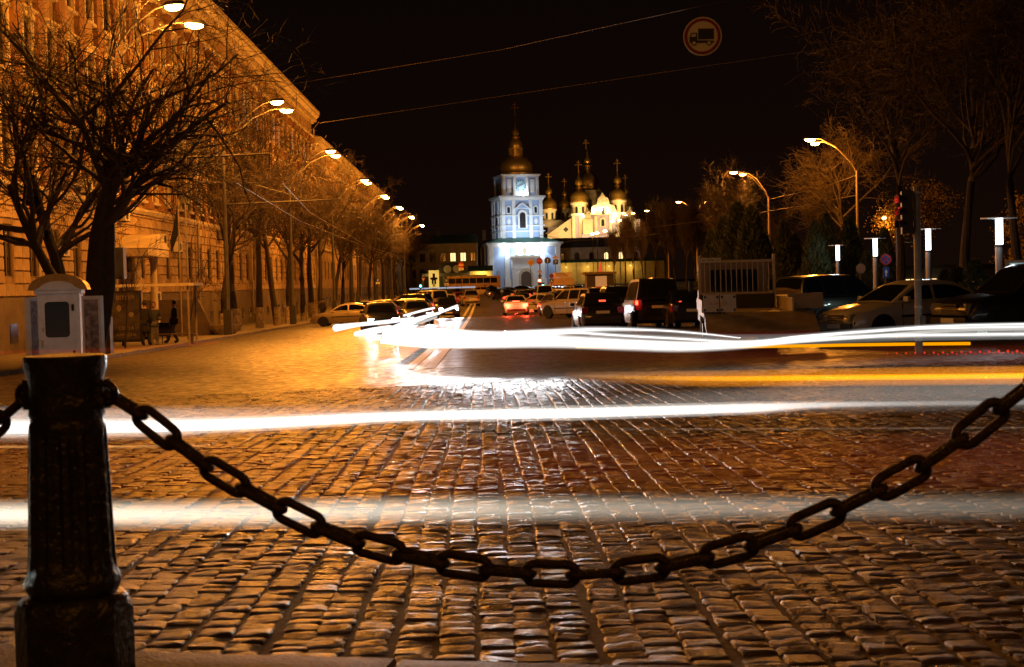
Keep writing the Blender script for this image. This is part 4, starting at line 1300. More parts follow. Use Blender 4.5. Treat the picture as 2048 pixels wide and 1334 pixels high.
def person(label, x, y, rz, coat, trousers, long_coat=False, bag=False, stride=.1, lean=0.0, hgt=1.72, arms=0):
    t = thing('person', label, 'person', (x, y, gz(x, y) + .13), rz, 'people by the bus stop')
    k = hgt / 1.75
    t.scale = (k, k, k)
    fa = [(.30, .20, .80), (.27, .05, 1.08)] if arms == 0 else [(.17, -.26, 1.05), (.28, -.02, 1.10)]
    V = [(0, lean * .0, .95), (0, lean * .5, 1.15), (0, lean, 1.38), (0, lean, 1.5), (0, lean - .02, 1.58), (0, lean - .02, 1.7),
         (.09, 0, .92), (.1, -stride * .3, .5), (.1, stride * .6, .1), (.1, stride * .6 - .16, .04),
         (-.09, 0, .92), (-.1, -stride * .6, .5), (-.11, -stride, .1), (-.11, -stride - .17, .04),
         (.19, lean, 1.42), (.25, lean + .04, 1.14), (.22, -.08 if arms == 0 else -.2, .88 if arms == 0 else 1.05), (-.19, lean, 1.42), (-.25, lean + .04, 1.14), (-.22, -.08, .88)]
    E = [(0, 1), (1, 2), (2, 3), (3, 4), (4, 5), (0, 6), (6, 7), (7, 8), (8, 9), (0, 10), (10, 11), (11, 12), (12, 13), (2, 14), (14, 15), (15, 16), (2, 17), (17, 18), (18, 19)]
    Rr = [(.14, .1), (.13, .095), (.15, .1), .055, .06, (.085, .1), .085, .06, .045, (.045, .035), .085, .06, .045, (.045, .035), .06, .045, .035, .06, .045, .035]
    b = skin_obj('body', V, E, Rr, SKIN, t)
    # head with face, hair
    hz = 1.66
    q = MB(); q.lathe([(.03, -.13), (.065, -.1), (.082, -.03), (.086, .03), (.075, .09), (.03, .125)], 14, M=Matrix.Translation((0, lean - .02, hz)) @ Matrix.Diagonal((.9, 1.12, 1, 1)))
    q.add([(0, lean - .14, hz - .035), (-.016, lean - .105, hz - .04), (.016, lean - .105, hz - .04), (0, lean - .11, hz + .015)], [(0, 1, 3), (0, 3, 2), (0, 2, 1)])
    h = q.obj('head', SKIN, t, smooth=60)
    q = MB()
    for s_ in (-1, 1): q.box((s_ * .032, lean - .113, hz + .012), (.024, .008, .01)); 
    q.box((0, lean - .112, hz - .072), (.04, .008, .008)); q.obj('eyes_and_mouth', HAIR, h)
    q = MB(); q.lathe([(.092, -.04), (.098, .03), (.088, .1), (.03, .142)], 12, M=Matrix.Translation((0, lean + .005, hz)) @ Matrix.Diagonal((.92, 1.08, 1, 1))); q.obj('hair', HAIR, h, smooth=60)
    # clothes
    cv = [V[0], V[1], V[2], (0, lean, 1.47), V[14], V[15], V[16], V[17], V[18], V[19], (0, 0, .8 if not long_coat else .45)]
    ce = [(0, 1), (1, 2), (2, 3), (2, 4), (4, 5), (5, 6), (2, 7), (7, 8), (8, 9), (0, 10)]
    cr = [(.19, .14), (.18, .135), (.2, .14), .085, .085, .07, .058, .085, .07, .058, (.2, .15) if not long_coat else (.24, .19)]
    skin_obj('coat', cv, ce, cr, CLOTHS[coat], t)
    tv = [V[0], V[6], V[7], V[8], V[10], V[11], V[12], (V[9][0], V[9][1], .05), (V[13][0], V[13][1], .05)]
    te = [(0, 1), (1, 2), (2, 3), (0, 4), (4, 5), (5, 6), (3, 7), (6, 8)]
    skin_obj('trousers', tv, te, [(.16, .12), .105, .08, .068, .105, .08, .068, (.055, .05), (.055, .05)], CLOTHS[trousers], t)
    if bag:
        q = MB(); q.box((-.3, -.02, .62), (.1, .3, .34), top=.8); q.tube([(-.3, -.12, .79), (-.27, -.07, .9), (-.3, .08, .79)], .012, 5); q.obj('bag', CLOTHS['black'], t)
    return t
def pp(px, d): return PX(px, d), d
person('person in a long black coat beside the poster, seen from behind', *pp(289, 60), radians(170), 'black', 'black', long_coat=True, hgt=1.86)
person('person in a dark jacket and grey trousers facing the road', *pp(307, 60.5), radians(8), 'navy', 'grey', hgt=1.78, arms=1)
person('person in dark clothes leaning back with legs apart near the bin', *pp(346, 62), radians(-70), 'black', 'black', stride=.24, lean=.03, hgt=1.84)
person('person standing alone in a brown coat by the far parked cars', *pp(645, 100), radians(150), 'brown', 'black', long_coat=True, hgt=1.75)
def bin_():
    x, d = PX(325, 62), 62.2
    t = thing('litter_bin', 'dark square litter bin between the waiting people', 'bin', (x, d, gz(x, d) + .13))
    q = MB(); q.box((0, 0, .62), (.48, .4, .6), top=1.1); q.obj('bucket', IRON, t)
    q = MB(); q.tube([(-.1, 0, 0), (-.1, 0, .35)], .025, 6); q.tube([(.1, 0, 0), (.1, 0, .35)], .025, 6); q.obj('leg', IRON, t)
bin_()
def planter():
    x, d = PX(449, 76), 76
    t = thing('concrete_planter', 'round topped concrete planter by the foot of the first street tree', 'planter', (x, d, gz(x, d) + .13))
    q = MB(); q.lathe([(.45, 0), (.75, .35), (.82, .6), (.7, .6), (.66, .5)], 14, M=Matrix.Diagonal((1.1, .7, .85, 1))); q.obj('bowl', CONC, t)
    q = MB(); q.lathe([(.6, 0), (.02, .06)], 14, M=Matrix.Translation((0, 0, .44)) @ Matrix.Diagonal((1.1, .7, 1, 1)), cap=False); q.obj('soil', VG, t)
planter()
def cabinet():
    x, d = PX(229, 50.2), 50.2
    t = thing('control_cabinet', 'grey cabinet strapped to the near lamp pole above the shelter', 'cabinet', (x, d, gz(x, d) + 2.75))
    q = MB(); q.box((.1, 0, .55), (.62, .4, 1.1)); q.obj('box', mat('cabinet_grey', (.14, .145, .16), .5), t)
    q = MB(); q.box((.1, -.205, .55), (.54, .015, 1.0)); q.box((.3, -.22, .15), (.1, .02, .12)); q.obj('door', mat('cabinet_grey2', (.12, .125, .14), .5), t)
cabinet()
def tl_back():
    x, d = PX(70, 47), 47
    zt = Pt(70, 345, 47).z
    t = thing('traffic_light', 'dark back of a traffic light hung before the facade at upper left', 'traffic light', (x, d, zt - 1.1))
    q = MB(); q.box((0, 0, .52), (.36, .25, 1.0)); q.obj('housing', IRON, t)
    q = MB()
    for k in range(3): q.prism([(-.02, 0), (.0, .14)] and [(-.16, .2 + .32 * k + .1), (.16, .2 + .32 * k + .1), (.1, .3 + .32 * k), (-.1, .3 + .32 * k)], -.35, -.127, 'xz')
    q.obj('visor', IRON, t)
    q = MB(); q.tube([(0, .1, 1.0), (0, .1, 1.25), (-.0, .1, 1.3)], .04, 6); q.tube([(0, .1, 1.28), (6.0, 3.2, 1.5)], .02, 5); q.obj('hanger', IRON, t)
tl_back()
for px_, d, hh in ((362, 74, 7.2), (377, 75, 7.0)):
    x = PX(px_, d)
    t = thing('flagpole', 'thin flagpole ' + ('with a furled dark flag' if px_ == 362 else 'without flag, steel coloured,') + ' by the entrance porch', 'flagpole', (x, d, gz(x, d) + .1))
    q = MB(); q.tube([(0, 0, 0), (0, 0, hh)], .045, 7); q.obj('pole', COLM if px_ == 377 else CONC, t)
    if px_ == 362:
        q = MB(); q.prism([(-.03, 6.9), (-.1, 6.4), (-.45, 5.0), (-.4, 4.4), (-.05, 5.3)], -.06, .06, 'xz'); q.obj('flag', CLOTHS['black'], t)

def leafy(label, px, py, d, rx, rz_, seed):
    r = random.Random(seed); x = PX(px, d); z0 = gz(x, d); h = Pt(px, py, d).z - z0
    t = thing('leafy_tree', label, 'tree', (x, d, z0 + .1), 0, 'trees still in yellow leaf')
    q = MB()
    cl = [(r.gauss(0, .5) * rx, r.gauss(0, .4) * rx, h + r.uniform(-1, 1) * rz_, r.uniform(.5, 1.0)) for _ in range(26)]
    for _ in range(2600):
        c = r.choice(cl)
        p = Vector((c[0] + r.gauss(0, .5) * c[3], c[1] + r.gauss(0, .5) * c[3], c[2] + r.gauss(0, .4) * c[3]))
        a = Vector((r.gauss(0, 1), r.gauss(0, 1), r.gauss(0, 1))).normalized() * .09; b = Vector((r.gauss(0, 1), r.gauss(0, 1), r.gauss(0, 1))).normalized() * .07
        i = len(q.v); q.v += [tuple(p - a), tuple(p + b), tuple(p + a), tuple(p - b)]; q.f.append((i, i + 1, i + 2, i + 3))
    q.obj('foliage', mat('yellow_leaves', (.3, .2, .04), .6, var=.4, scale=3), t)
    m = MB(); m.tube([(0, 0, -.1), (.1, 0, h * .6), (0, .1, h)], [.16, .12, .07], 7)
    for c in cl[:14]: m.tube([(.05, 0, h * .5 + r.uniform(-.5, .8)), (c[0] * .5, c[1] * .5, c[2] - .4), c[:3]], [.05, .03, .012], 5)
    m.obj('trunk', BARK, t)
leafy('tree with yellow leaves lit by the small park lamp', 1792, 448, 113, 1.4, 1.3, 3)
leafy('tree with yellow leaves right of the traffic light pole', 1856, 420, 117, 1.8, 1.8, 4)
leafy('tree with yellow leaves at the right edge of the view', 2042, 470, 100, 1.5, 2.4, 5)
# ================================================================== CARS
TYRE = mat('tyre_rubber', (.012, .012, .012), .8)
RIM = mat('alloy_rim', (.45, .44, .42), .3, metal=.9)
CGL = mat('car_glass', (.008, .009, .011), .04, spec=.9)
TRIM = mat('black_plastic', (.012, .012, .013), .5)
CHR = mat('chrome', (.7, .7, .7), .12, metal=1)
HLO = mat('headlamp_glass', (.5, .5, .5), .08, metal=.6)
TLO = mat('tail_lamp_red', (.25, .01, .008), .15)
HLX = emat('headlamp_on', (.85, .93, 1.0), 90)
TLX = emat('tail_lamp_on', (1.0, .05, .02), 11)
BRK3 = emat('brake_lamp_on', (1.0, .08, .04), 16)
PLATE = mat('number_plate', (.7, .69, .65), .4)
PLTX = mat('plate_lettering', (.02, .02, .03), .5)
PAINTS = {}
def paint(name, col, metal=.35, rough=.32):
    if name not in PAINTS:
        PAINTS[name] = mat('paint_' + name, col, rough, metal=metal, coat=.6, var=.12, scale=1.5)
    return PAINTS[name]
paint('white', (.6, .59, .57), 0); paint('silver', (.58, .58, .59), .3); paint('gold', (.4, .33, .22), .6); paint('black', (.012, .012, .014), .2)
paint('navy', (.02, .025, .05), .3); paint('red', (.3, .02, .015), .2); paint('beige', (.45, .39, .3), .3); paint('grey', (.15, .15, .155), .5); paint('yellow', (.55, .33, .05), 0); paint('bus_bronze', (.3, .17, .06), .4)

SPEC = {
 'sedan': dict(L=4.4, W=1.74, r=.31, low=[(2.2, .42), (2.18, .62), (2.06, .74), (1.5, .87), (.95, .94), (-.2, .97), (-1.45, 1.0), (-2.05, .98), (-2.17, .86), (-2.2, .42)],
               cab=[(1.05, .93), (.68, 1.15), (.25, 1.36), (-.1, 1.44), (-.65, 1.45), (-1.05, 1.38), (-1.45, 1.2), (-1.75, 1.0)], split=-.28, fr=2, rr=2),
 'hatch': dict(L=4.0, W=1.7, r=.3, low=[(2.0, .42), (1.98, .66), (1.84, .8), (1.35, .92), (.95, .98), (-.3, 1.0), (-1.4, 1.05), (-1.9, 1.02), (-1.97, .8), (-2.0, .42)],
               cab=[(1.1, .96), (.7, 1.2), (.3, 1.42), (-.1, 1.5), (-.9, 1.5), (-1.45, 1.42), (-1.72, 1.2), (-1.88, 1.02)], split=-.25, fr=2, rr=2),
 'wagon': dict(L=4.6, W=1.76, r=.32, low=[(2.3, .42), (2.28, .62), (2.14, .75), (1.55, .88), (1.0, .95), (-.3, .98), (-1.6, 1.02), (-2.2, 1.0), (-2.28, .8), (-2.3, .42)],
               cab=[(1.1, .94), (.72, 1.17), (.3, 1.4), (0, 1.47), (-1.2, 1.48), (-1.8, 1.43), (-2.0, 1.25), (-2.2, 1.02)], split=-.3, fr=2, rr=2),
 'suv': dict(L=4.5, W=1.84, r=.37, low=[(2.25, .5), (2.23, .78), (2.12, .92), (1.6, 1.02), (1.0, 1.08), (-.3, 1.1), (-1.5, 1.12), (-2.14, 1.1), (-2.22, .9), (-2.25, .5)],
               cab=[(1.05, 1.06), (.72, 1.32), (.38, 1.62), (.1, 1.72), (-1.2, 1.74), (-1.85, 1.7), (-2.02, 1.45), (-2.16, 1.12)], split=-.3, fr=2, rr=2),
 'van': dict(L=4.9, W=1.92, r=.34, low=[(2.45, .45), (2.43, .7), (2.32, .86), (2.0, .98), (1.6, 1.06), (-.3, 1.1), (-1.8, 1.12), (-2.4, 1.1), (-2.43, .8), (-2.45, .45)],
               cab=[(1.7, 1.05), (1.3, 1.4), (.85, 1.8), (.5, 1.92), (-1.6, 1.96), (-2.2, 1.92), (-2.33, 1.6), (-2.41, 1.12)], split=-.1, fr=2, rr=2),
}
def interp(pts, x):
    p = sorted(pts)
    if x <= p[0][0]: return p[0][1]
    for (a, za), (b, zb) in zip(p, p[1:]):
        if x <= b:
            return za + (zb - za) * ((x - a) / (b - a) if b > a else 0)
    return p[-1][1]
CACHE = {}
def car_meshes(kind):
    if kind in CACHE: return CACHE[kind]
    s = SPEC[kind]; L, W = s['L'], s['W']; zb = .2 if kind not in ('suv',) else .28
    h = L / 2
    body = MB()
    xs_ = [h, h - .02, h - .14, h - .4, h - .7, h - 1.0, .9, .4, 0, -.5, -1.0, -h + 1.0, -h + .7, -h + .4, -h + .12, -h + .02, -h]
    ring = []
    for x in xs_:
        e = abs(x) / h
        w2 = W / 2 * (1 - .10 * e ** 5 - (.06 if e > .985 else 0))
        zt = interp(s['low'][1:-1], max(-h + .03, min(h - .02, x)))
        z0 = zb + (.12 if e > .98 else 0) * 1.0
        if e >= .999: zt = zt - .06
        ring.append([(x, -w2 * .84, zt), (x, -w2 * .955, zt - .045), (x, -w2, zt - .2), (x, -w2 * .995, z0 + .2), (x, -w2 * .95, z0), (x, w2 * .95, z0), (x, w2 * .995, z0 + .2), (x, w2, zt - .2), (x, w2 * .955, zt - .045), (x, w2 * .84, zt), (x, 0, zt + .025)])
    n = 11
    for r_ in ring: body.v += r_
    for i in range(len(ring) - 1):
        for k in range(n):
            k2 = (k + 1) % n
            body.f.append((i * n + k, (i + 1) * n + k, (i + 1) * n + k2, i * n + k2))
    body.f.append(tuple(range(n))); m = (len(ring) - 1) * n; body.f.append(tuple(m + k for k in range(n - 1, -1, -1)))
    # cabin
    cab = s['cab']; zbelt = min(c[1] for c in cab); ztop = max(c[1] for c in cab)
    wb, wt = W / 2 * .9, W / 2 * .9 - .17 * (ztop - zbelt) / .5 * (1 if kind != 'van' else .55)
    def wz(z): return wb + (wt - wb) * (z - zbelt) / (ztop - zbelt)
    n0 = len(body.v)
    m = len(cab)
    for x, z in cab:
        w2 = wz(z)
        body.v += [(x, -w2, z), (x, -w2 * .8, z + .02), (x, 0, z + .035), (x, w2 * .8, z + .02), (x, w2, z)]
    for i in range(m - 1):
        for k in range(4):
            a = n0 + i * 5 + k
            body.f.append((a, a + 1, a + 6, a + 5))
    body.f.append(tuple(n0 + i * 5 for i in range(m - 1, -1, -1))); body.f.append(tuple(n0 + i * 5 + 4 for i in range(m)))
    out = {'body': body}
    # glass: windscreen and rear window follow the cabin strips, lifted 8 mm
    def strip(i0, i1, inset=.88):
        q = MB()
        P = cab[i0:i1 + 1]
        for j, (x, z) in enumerate(P):
            t = (P[min(j + 1, len(P) - 1)][0] - P[max(j - 1, 0)][0], P[min(j + 1, len(P) - 1)][1] - P[max(j - 1, 0)][1])
            l = sqrt(t[0] ** 2 + t[1] ** 2); nx_, nz_ = t[1] / l, -t[0] / l
            if nz_ < 0: nx_, nz_ = -nx_, -nz_
            f = .06 if j == 0 else (-.06 if j == len(P) - 1 else 0)
            xx, zz = x + t[0] * f / l, z + t[1] * f / l
            w2 = wz(z) * inset
            for kx, kz in ((-w2, .0), (-w2 * .75, .02), (0, .035), (w2 * .75, .02), (w2, 0)):
                q.v.append((xx + nx_ * .012, kx, zz + kz + nz_ * .012))
        for i in range(len(P) - 1):
            for k in range(4):
                a = i * 5 + k; q.f.append((a, a + 1, a + 6, a + 5))
        return q
    out['windscreen'] = strip(0, s['fr'])
    out['rear_window'] = strip(m - 1 - s['rr'], m - 1)
    # side windows
    def side(x0, x1):
        poly = []
        zs_ = zbelt + .07
        up_ = [(x, min(z - .075, ztop - .1)) for x, z in cab]
        def lim(x): return interp([(a, b) for a, b in up_], x)
        N = 6
        top = []
        for k in range(N + 1):
            x = x0 + (x1 - x0) * k / N
            top.append((x, max(zs_ + .02, lim(x))))
        poly = [(x0, zs_), (x1, zs_)] + top[::-1]
        qs = []
        for sgn in (-1, 1):
            q = MB()
            vs = [(x, sgn * (wz(z) + .008), z) for x, z in poly]
            vs2 = [(x, sgn * (wz(z) - .01), z) for x, z in poly]
            k = len(poly)
            q.add(vs + vs2, [tuple(range(k)), tuple(range(2 * k - 1, k - 1, -1))] + [(i, (i + 1) % k, k + (i + 1) % k, k + i) for i in range(k)])
            qs.append(q)
        return qs
    xf = cab[0][0] - .22; xr = cab[-1][0] + .28; sp = s['split']
    if kind in ('wagon', 'suv', 'van'):
        out['side_window'] = [side(sp + .05, xf), side(-1.15, sp - .05), side(xr, -1.25)]
    else:
        out['side_window'] = [side(sp + .05, xf), side(xr, sp - .05)]
    # wheels
    r = s['r']
    wx = (h - .82, -h + .86)
    wh = MB(); wh.lathe([(r * .6, -.1), (r * .9, -.105), (r, -.07), (r, .07), (r * .9, .105), (r * .6, .1)], 20, M=Matrix.Rotation(pi / 2, 4, 'X'))
    rim = MB(); rim.lathe([(r * .62, -.03), (r * .62, -.095), (r * .55, -.085), (r * .5, -.05), (.02, -.05)], 20, M=Matrix.Rotation(pi / 2, 4, 'X') @ Matrix.Rotation(pi, 4, 'X'), cap=False)
    for k in range(5):
        a = 2 * pi * k / 5
        b = MB().box((0, r * .3, .075), (r * .16, r * .56, .03)); rim.add(b.v, b.f, Matrix.Rotation(pi / 2, 4, 'X') @ Matrix.Rotation(a, 4, 'Z'))
    out['wx'] = wx
    arch_ = MB()
    R2 = r * 1.2
    arch_.prism([(R2 * cos(a), max(zb - .0, r + R2 * sin(a))) for a in [pi * k / 12 for k in range(13)]] + [(-R2, zb), (R2, zb)], -W * .025, W * .025 + .004, 'xz')
    out['arch'] = arch_.mesh('wheel_arch', TRIM)
    out['wheel'] = wh.mesh('wheel', TYRE, 35); out['rim'] = rim.mesh('rim', RIM, 35)
    zf = interp(s['low'][1:-1], h - .12); zr = interp(s['low'][1:-1], -h + .1)
    hl = {}
    for sg in (-1, 1):
        q = MB(); q.box((h - .16, sg * (W / 2 - .3), zf - .1), (.3, .36, .15), rz=-sg * .35, top=.8); hl[sg] = q
        q = MB(); q.box((-h + .08, sg * (W / 2 - .17), zr - .17), (.2, .26, .24 if kind != 'van' else .4), rz=sg * .2); hl[sg * 2] = q
    out['lamps'] = hl
    bp = MB(); bp.box((0, 0, zb + .2), (.1, W * .78, .15)); out['bumper'] = bp.mesh('bumper_strip', TRIM)
    gq = MB()
    for k in range(3): gq.box((h - .015, 0, zf - .06 - k * .06), (.06, W * .36, .035))
    out['grille'] = gq.mesh('grille', TRIM)
    pl = MB(); pl.box((-h - .004, 0, zr - .25), (.02, .52, .11)); out['plate'] = pl.mesh('number_plate', PLATE)
    pl = MB(); pl.box((h + .052, 0, zb + .2), (.02, .52, .11)); out['fplate'] = pl.mesh('number_plate', PLATE)
    mi = {}
    for sg in (-1, 1):
        q = MB(); q.box((cab[0][0] - .35, sg * (W / 2 + .06), zbelt + .1), (.1, .2, .13), top=.85); mi[sg] = q
    out['mirror'] = mi
    dh = MB(); dh.box((0, 0, 0), (.18, .035, .04))
    out['handle'] = dh.mesh('door_handle', CHR)
    out['hpos'] = [(x, sg * W / 2, zbelt - .14) for x in (sp + .12, -1.12) for sg in (-1, 1)]
    sl = MB(); sl.box((0, 0, 0), (.012, .03, .58)); out['seam'] = sl.mesh('door_seam', TRIM)
    out['spos'] = [(x, sg * W / 2 * .985, .63) for x in (sp, xf - .05) for sg in (-1, 1)]
    sl = MB(); sl.box((0, 0, 0), (L * .42, .025, .06)); out['strip'] = sl.mesh('rubbing_strip', TRIM)
    for k in ('windscreen', 'rear_window'): out[k] = out[k].mesh(k, CGL, 60)
    out['side_window'] = [q.mesh('side_window', CGL) for pr in out['side_window'] for q in pr]
    CACHE[kind] = out
    return out
BODYM = {}
def car(kind, label, px, d, heading, pnt, head=False, tail=False, group='cars parked and queuing along the street', detail=True, x=None, name=None, s=1.0, plate=None, brake=False, dz=0.0):
    """heading in degrees: 90 faces away from us along the street, -90 faces us, 180 faces left"""
    M_ = car_meshes(kind)
    if x is None: x = PX(px, d)
    z = gz(x, d) + dz
    t = thing(name or {'suv': 'suv', 'van': 'minivan', 'wagon': 'station_wagon', 'hatch': 'hatchback', 'sedan': 'sedan'}[kind], label, 'car', (x, d, z), radians(heading), group)
    t.scale = (s, s, s)
    hx = SPEC[kind]['L'] / 2
    # tilt with the road
    dx_, dy_ = cos(radians(heading)), sin(radians(heading))
    t.rotation_euler[1] = -atan2(gz(x + dx_ * 1.3, d + dy_ * 1.3) - gz(x - dx_ * 1.3, d - dy_ * 1.3), 2.6)
    key = (kind, pnt)
    if key not in BODYM: BODYM[key] = M_['body'].mesh('body', PAINTS[pnt], 40)
    link('body', BODYM[key], t)
    for k in ('windscreen', 'rear_window'): link(k, M_[k], t)
    for w_ in M_['side_window']: link('side_window', w_, t)
    W = SPEC[kind]['W']; r = SPEC[kind]['r']
    for xx in M_['wx']:
        for sg in (-1, 1):
            o = link('wheel', M_['wheel'], t, (xx, sg * (W / 2 - .085), r), 0 if sg < 0 else pi)
            link('rim', M_['rim'], o)
            link('wheel_arch', M_['arch'], t, (xx, sg * W * .475, 0), 0 if sg > 0 else pi)
    mk = lambda nm, q, m: q.obj(nm, m, t)
    for sg in (-1, 1):
        o = mk('headlight', M_['lamps'][sg], HLX if head else HLO)
        o = mk('tail_light', M_['lamps'][2 * sg], TLX if tail else TLO)
        mk('mirror', M_['mirror'][sg], PAINTS[pnt])
        if head:
            zf = .62 if kind != 'suv' else .8
            light('headlamp_beam', 'SPOT', (.85, .93, 1), 900, (hx + .12, sg * (W / 2 - .3), zf), t, .08, target=(hx + 30, sg * .6, -.2), spot=50, blend=.7)
        if tail:
            light('tail_glow', 'POINT', (1, .05, .02), 170, (-hx - .3, sg * (W / 2 - .2), .75), t, .08)
    if brake:
        q = MB(); q.box((-hx + .55, 0, 1.02 if kind == 'sedan' else 1.35), (.05, .5, .06)); q.obj('brake_light', BRK3, t)
    for xx in (hx, -hx): link('bumper_strip', M_['bumper'], t, (xx, 0, 0))
    link('number_plate', M_['plate'], t); link('number_plate', M_['fplate'], t); link('grille', M_['grille'], t)
    if detail:
        for p in M_['hpos']: link('door_handle', M_['handle'], t, p)
        for p in M_['spos']: link('door_seam', M_['seam'], t, p)
        for sg in (-1, 1): link('rubbing_strip', M_['strip'], t, (-.1, sg * W / 2, .6))
    return t
# left: cars nosed on to the pavement
PCK = 'cars parked along the left kerb'
car('sedan', 'silver gold sedan parked broadside, nearest on the left kerb', 692, 93, 176, 'gold', group=PCK)
car('wagon', 'dark station wagon parked behind the silver gold sedan', 728, 101, 172, 'black', group=PCK)
car('hatch', 'grey hatchback parked third along the left kerb', 752, 108, 168, 'grey', group=PCK)
car('wagon', 'pale station wagon parked fourth along the left kerb', 806, 113, 172, 'beige', group=PCK)
car('suv', 'black suv with roof rails behind the pale station wagon', 815, 124, 160, 'black', group=PCK)
car('van', 'white minivan with its rear to us far along the left kerb', 858, 133, 118, 'white', group=PCK)
car('sedan', 'grey sedan beyond the white minivan', 884, 150, 110, 'grey', group=PCK)
car('sedan', 'red sedan tail towards us beside the pale suv', 918, 160, 100, 'red', group=PCK)
car('suv', 'pale suv seen from behind at the end of the left cars', 940, 152, 95, 'beige', group=PCK)
car('hatch', 'silver hatchback tail to us in the left lane', 897, 138, 92, 'silver', group=PCK)
car('hatch', 'yellow hatchback broadside before the long bus', 959, 235, 178, 'yellow', group='cars near the square')
car('hatch', 'dark hatchback right of the yellow one, lamp lit', 985, 225, -80, 'black', group='cars near the square')
car('sedan', 'dark sedan near the memorial panel', 862, 225, 175, 'black', group='cars near the square')
# oncoming with headlamps burning
ONC = 'oncoming cars with headlamps on'
car('sedan', 'dark oncoming sedan with headlamps lit, nearest in the left lane', 792, 70, -82, 'navy', head=True, group=ONC, x=-5.2)
car('hatch', 'dark oncoming hatchback with lit headlamps, farther up the left lane', 893, 106, -84, 'black', head=True, group=ONC, x=-2.9)
car('sedan', 'dark oncoming car between the other two lit ones', 850, 86, -82, 'grey', head=True, group=ONC, x=-4.2)
# going away, brakes on
GO = 'cars going away with red lamps'
car('sedan', 'white sedan braking with three red lamps in the middle of the street', 1030, 104, 91, 'white', tail=True, brake=True, group=GO)
car('sedan', 'second braking car ahead of the white sedan', 1042, 124, 92, 'grey', tail=True, brake=True, group=GO)
car('hatch', 'third braking car in the queue to the crossing', 1050, 142, 93, 'black', tail=True, brake=True, group=GO)
car('sedan', 'fourth braking car, nearest the crossing lights', 1040, 165, 95, 'silver', tail=True, group=GO)
car('van', 'white van with twin rear windows right of the braking queue', 1086, 146, 93, 'white', group=GO)
for i, (px_, d, k, p, hd, nm) in enumerate([(1010, 190, 'sedan', 'black', 20, 'dark sedan turning left of the queue by the blue sign'), (1022, 215, 'sedan', 'grey', 10, 'grey sedan crossing before the tower steps'), (1048, 240, 'sedan', 'black', 8, 'dark sedan topmost of the crossing cars'), (1100, 225, 'sedan', 'silver', 5, 'silver sedan beside the crossing signals')]):
    car(k, nm, px_, d, hd, p, group='cars near the square')
PR = 'cars parked along the right side'
car('sedan', 'white sedan parked askew, just right of the braking white sedan', 1082, 111, 132, 'white', group=PR)
car('hatch', 'dark blue hatchback with its tail to us beside the spare wheel suv', 1112, 97, 105, 'navy', group=PR)
SU = car('suv', 'beige suv carrying a spare wheel on its tailgate', 1150, 84, 128, 'beige', group=PR)
q = MB(); q.lathe([(.36, 0), (.38, .04), (.38, .18), (.3, .22), (.02, .23)], 20, M=Matrix.Translation((-2.26, 0, 1.02)) @ Matrix.Rotation(-pi / 2, 4, 'Y')); q.obj('spare_wheel_cover', PAINTS['beige'], SU, smooth=40)
car('wagon', 'black station wagon with a red sticker light in its rear window', 1194, 57, 91, 'black', group=PR)
car('suv', 'dark grey suv behind the black wagon, its tail to us', 1228, 74, 92, 'black', group=PR)
VN = car('van', 'black van with two small red lamps high at its rear', 1300, 58, 91, 'black', group=PR)
for sg in (-1, 1):
    q = MB(); q.box((-2.46, sg * .86, 1.02), (.06, .1, .16)); q.obj('rear_marker', TLX, VN)
    light('tail_glow', 'POINT', (1, .05, .02), 4, (-2.7, sg * .86, 1.02), VN, .05)
car('sedan', 'dark car squeezed between the black van and the flatbed', 1366, 56, 92, 'black', group=PR)
car('suv', 'dark suv with tinted glass behind the silver sedan', 1672, 45, 30, 'black', group=PR)
car('sedan', 'dark car roof showing right of the flatbed cab', 1575, 56, 60, 'grey', group=PR)
SS = car('sedan', 'silver sedan parked behind the traffic light pole', 1812, 36.5, 202, 'silver', group=PR)
car('suv', 'black car cut off by the right edge of the view', 2062, 34, 195, 'black', group=PR)
for i, (px_, d, k, p, hd) in enumerate([(1112, 128, 'sedan', 'grey', 120), (1135, 134, 'sedan', 'black', 125), (1120, 150, 'wagon', 'silver', 125), (1160, 120, 'hatch', 'black', 120), (1172, 140, 'sedan', 'grey', 125), (1140, 168, 'suv', 'black', 120), (1196, 110, 'sedan', 'grey', 125), (1212, 150, 'hatch', 'silver', 110)]):
    car(k, ['grey sedan roof over the dark blue hatchback', 'black sedan roof behind the beige suv', 'silver wagon farther behind the beige suv', 'black hatchback roof right of the spare wheel suv', 'grey sedan roof below the pale kiosk', 'black suv deepest in the right hand parking', 'grey sedan roof over the black station wagon', 'silver hatchback beside the kiosk'][i], px_, d, hd, p, group=PR)
# sticker lamp in the wagon's rear window
def sticker():
    b = [o for o in bpy.data.objects if o.get('label', '').startswith('black station wagon with a red')][0]
    q = MB(); q.box((-2.12, -.0, 1.17), (.02, .26, .1)); q.obj('red_window_lamp', emat('red_sticker', (1, .08, .03), 2.2), b)
    q = MB(); q.box((-2.29, 0, .74), (.012, .3, .05)); q.obj('plate_lettering', PLTX, b)
sticker()
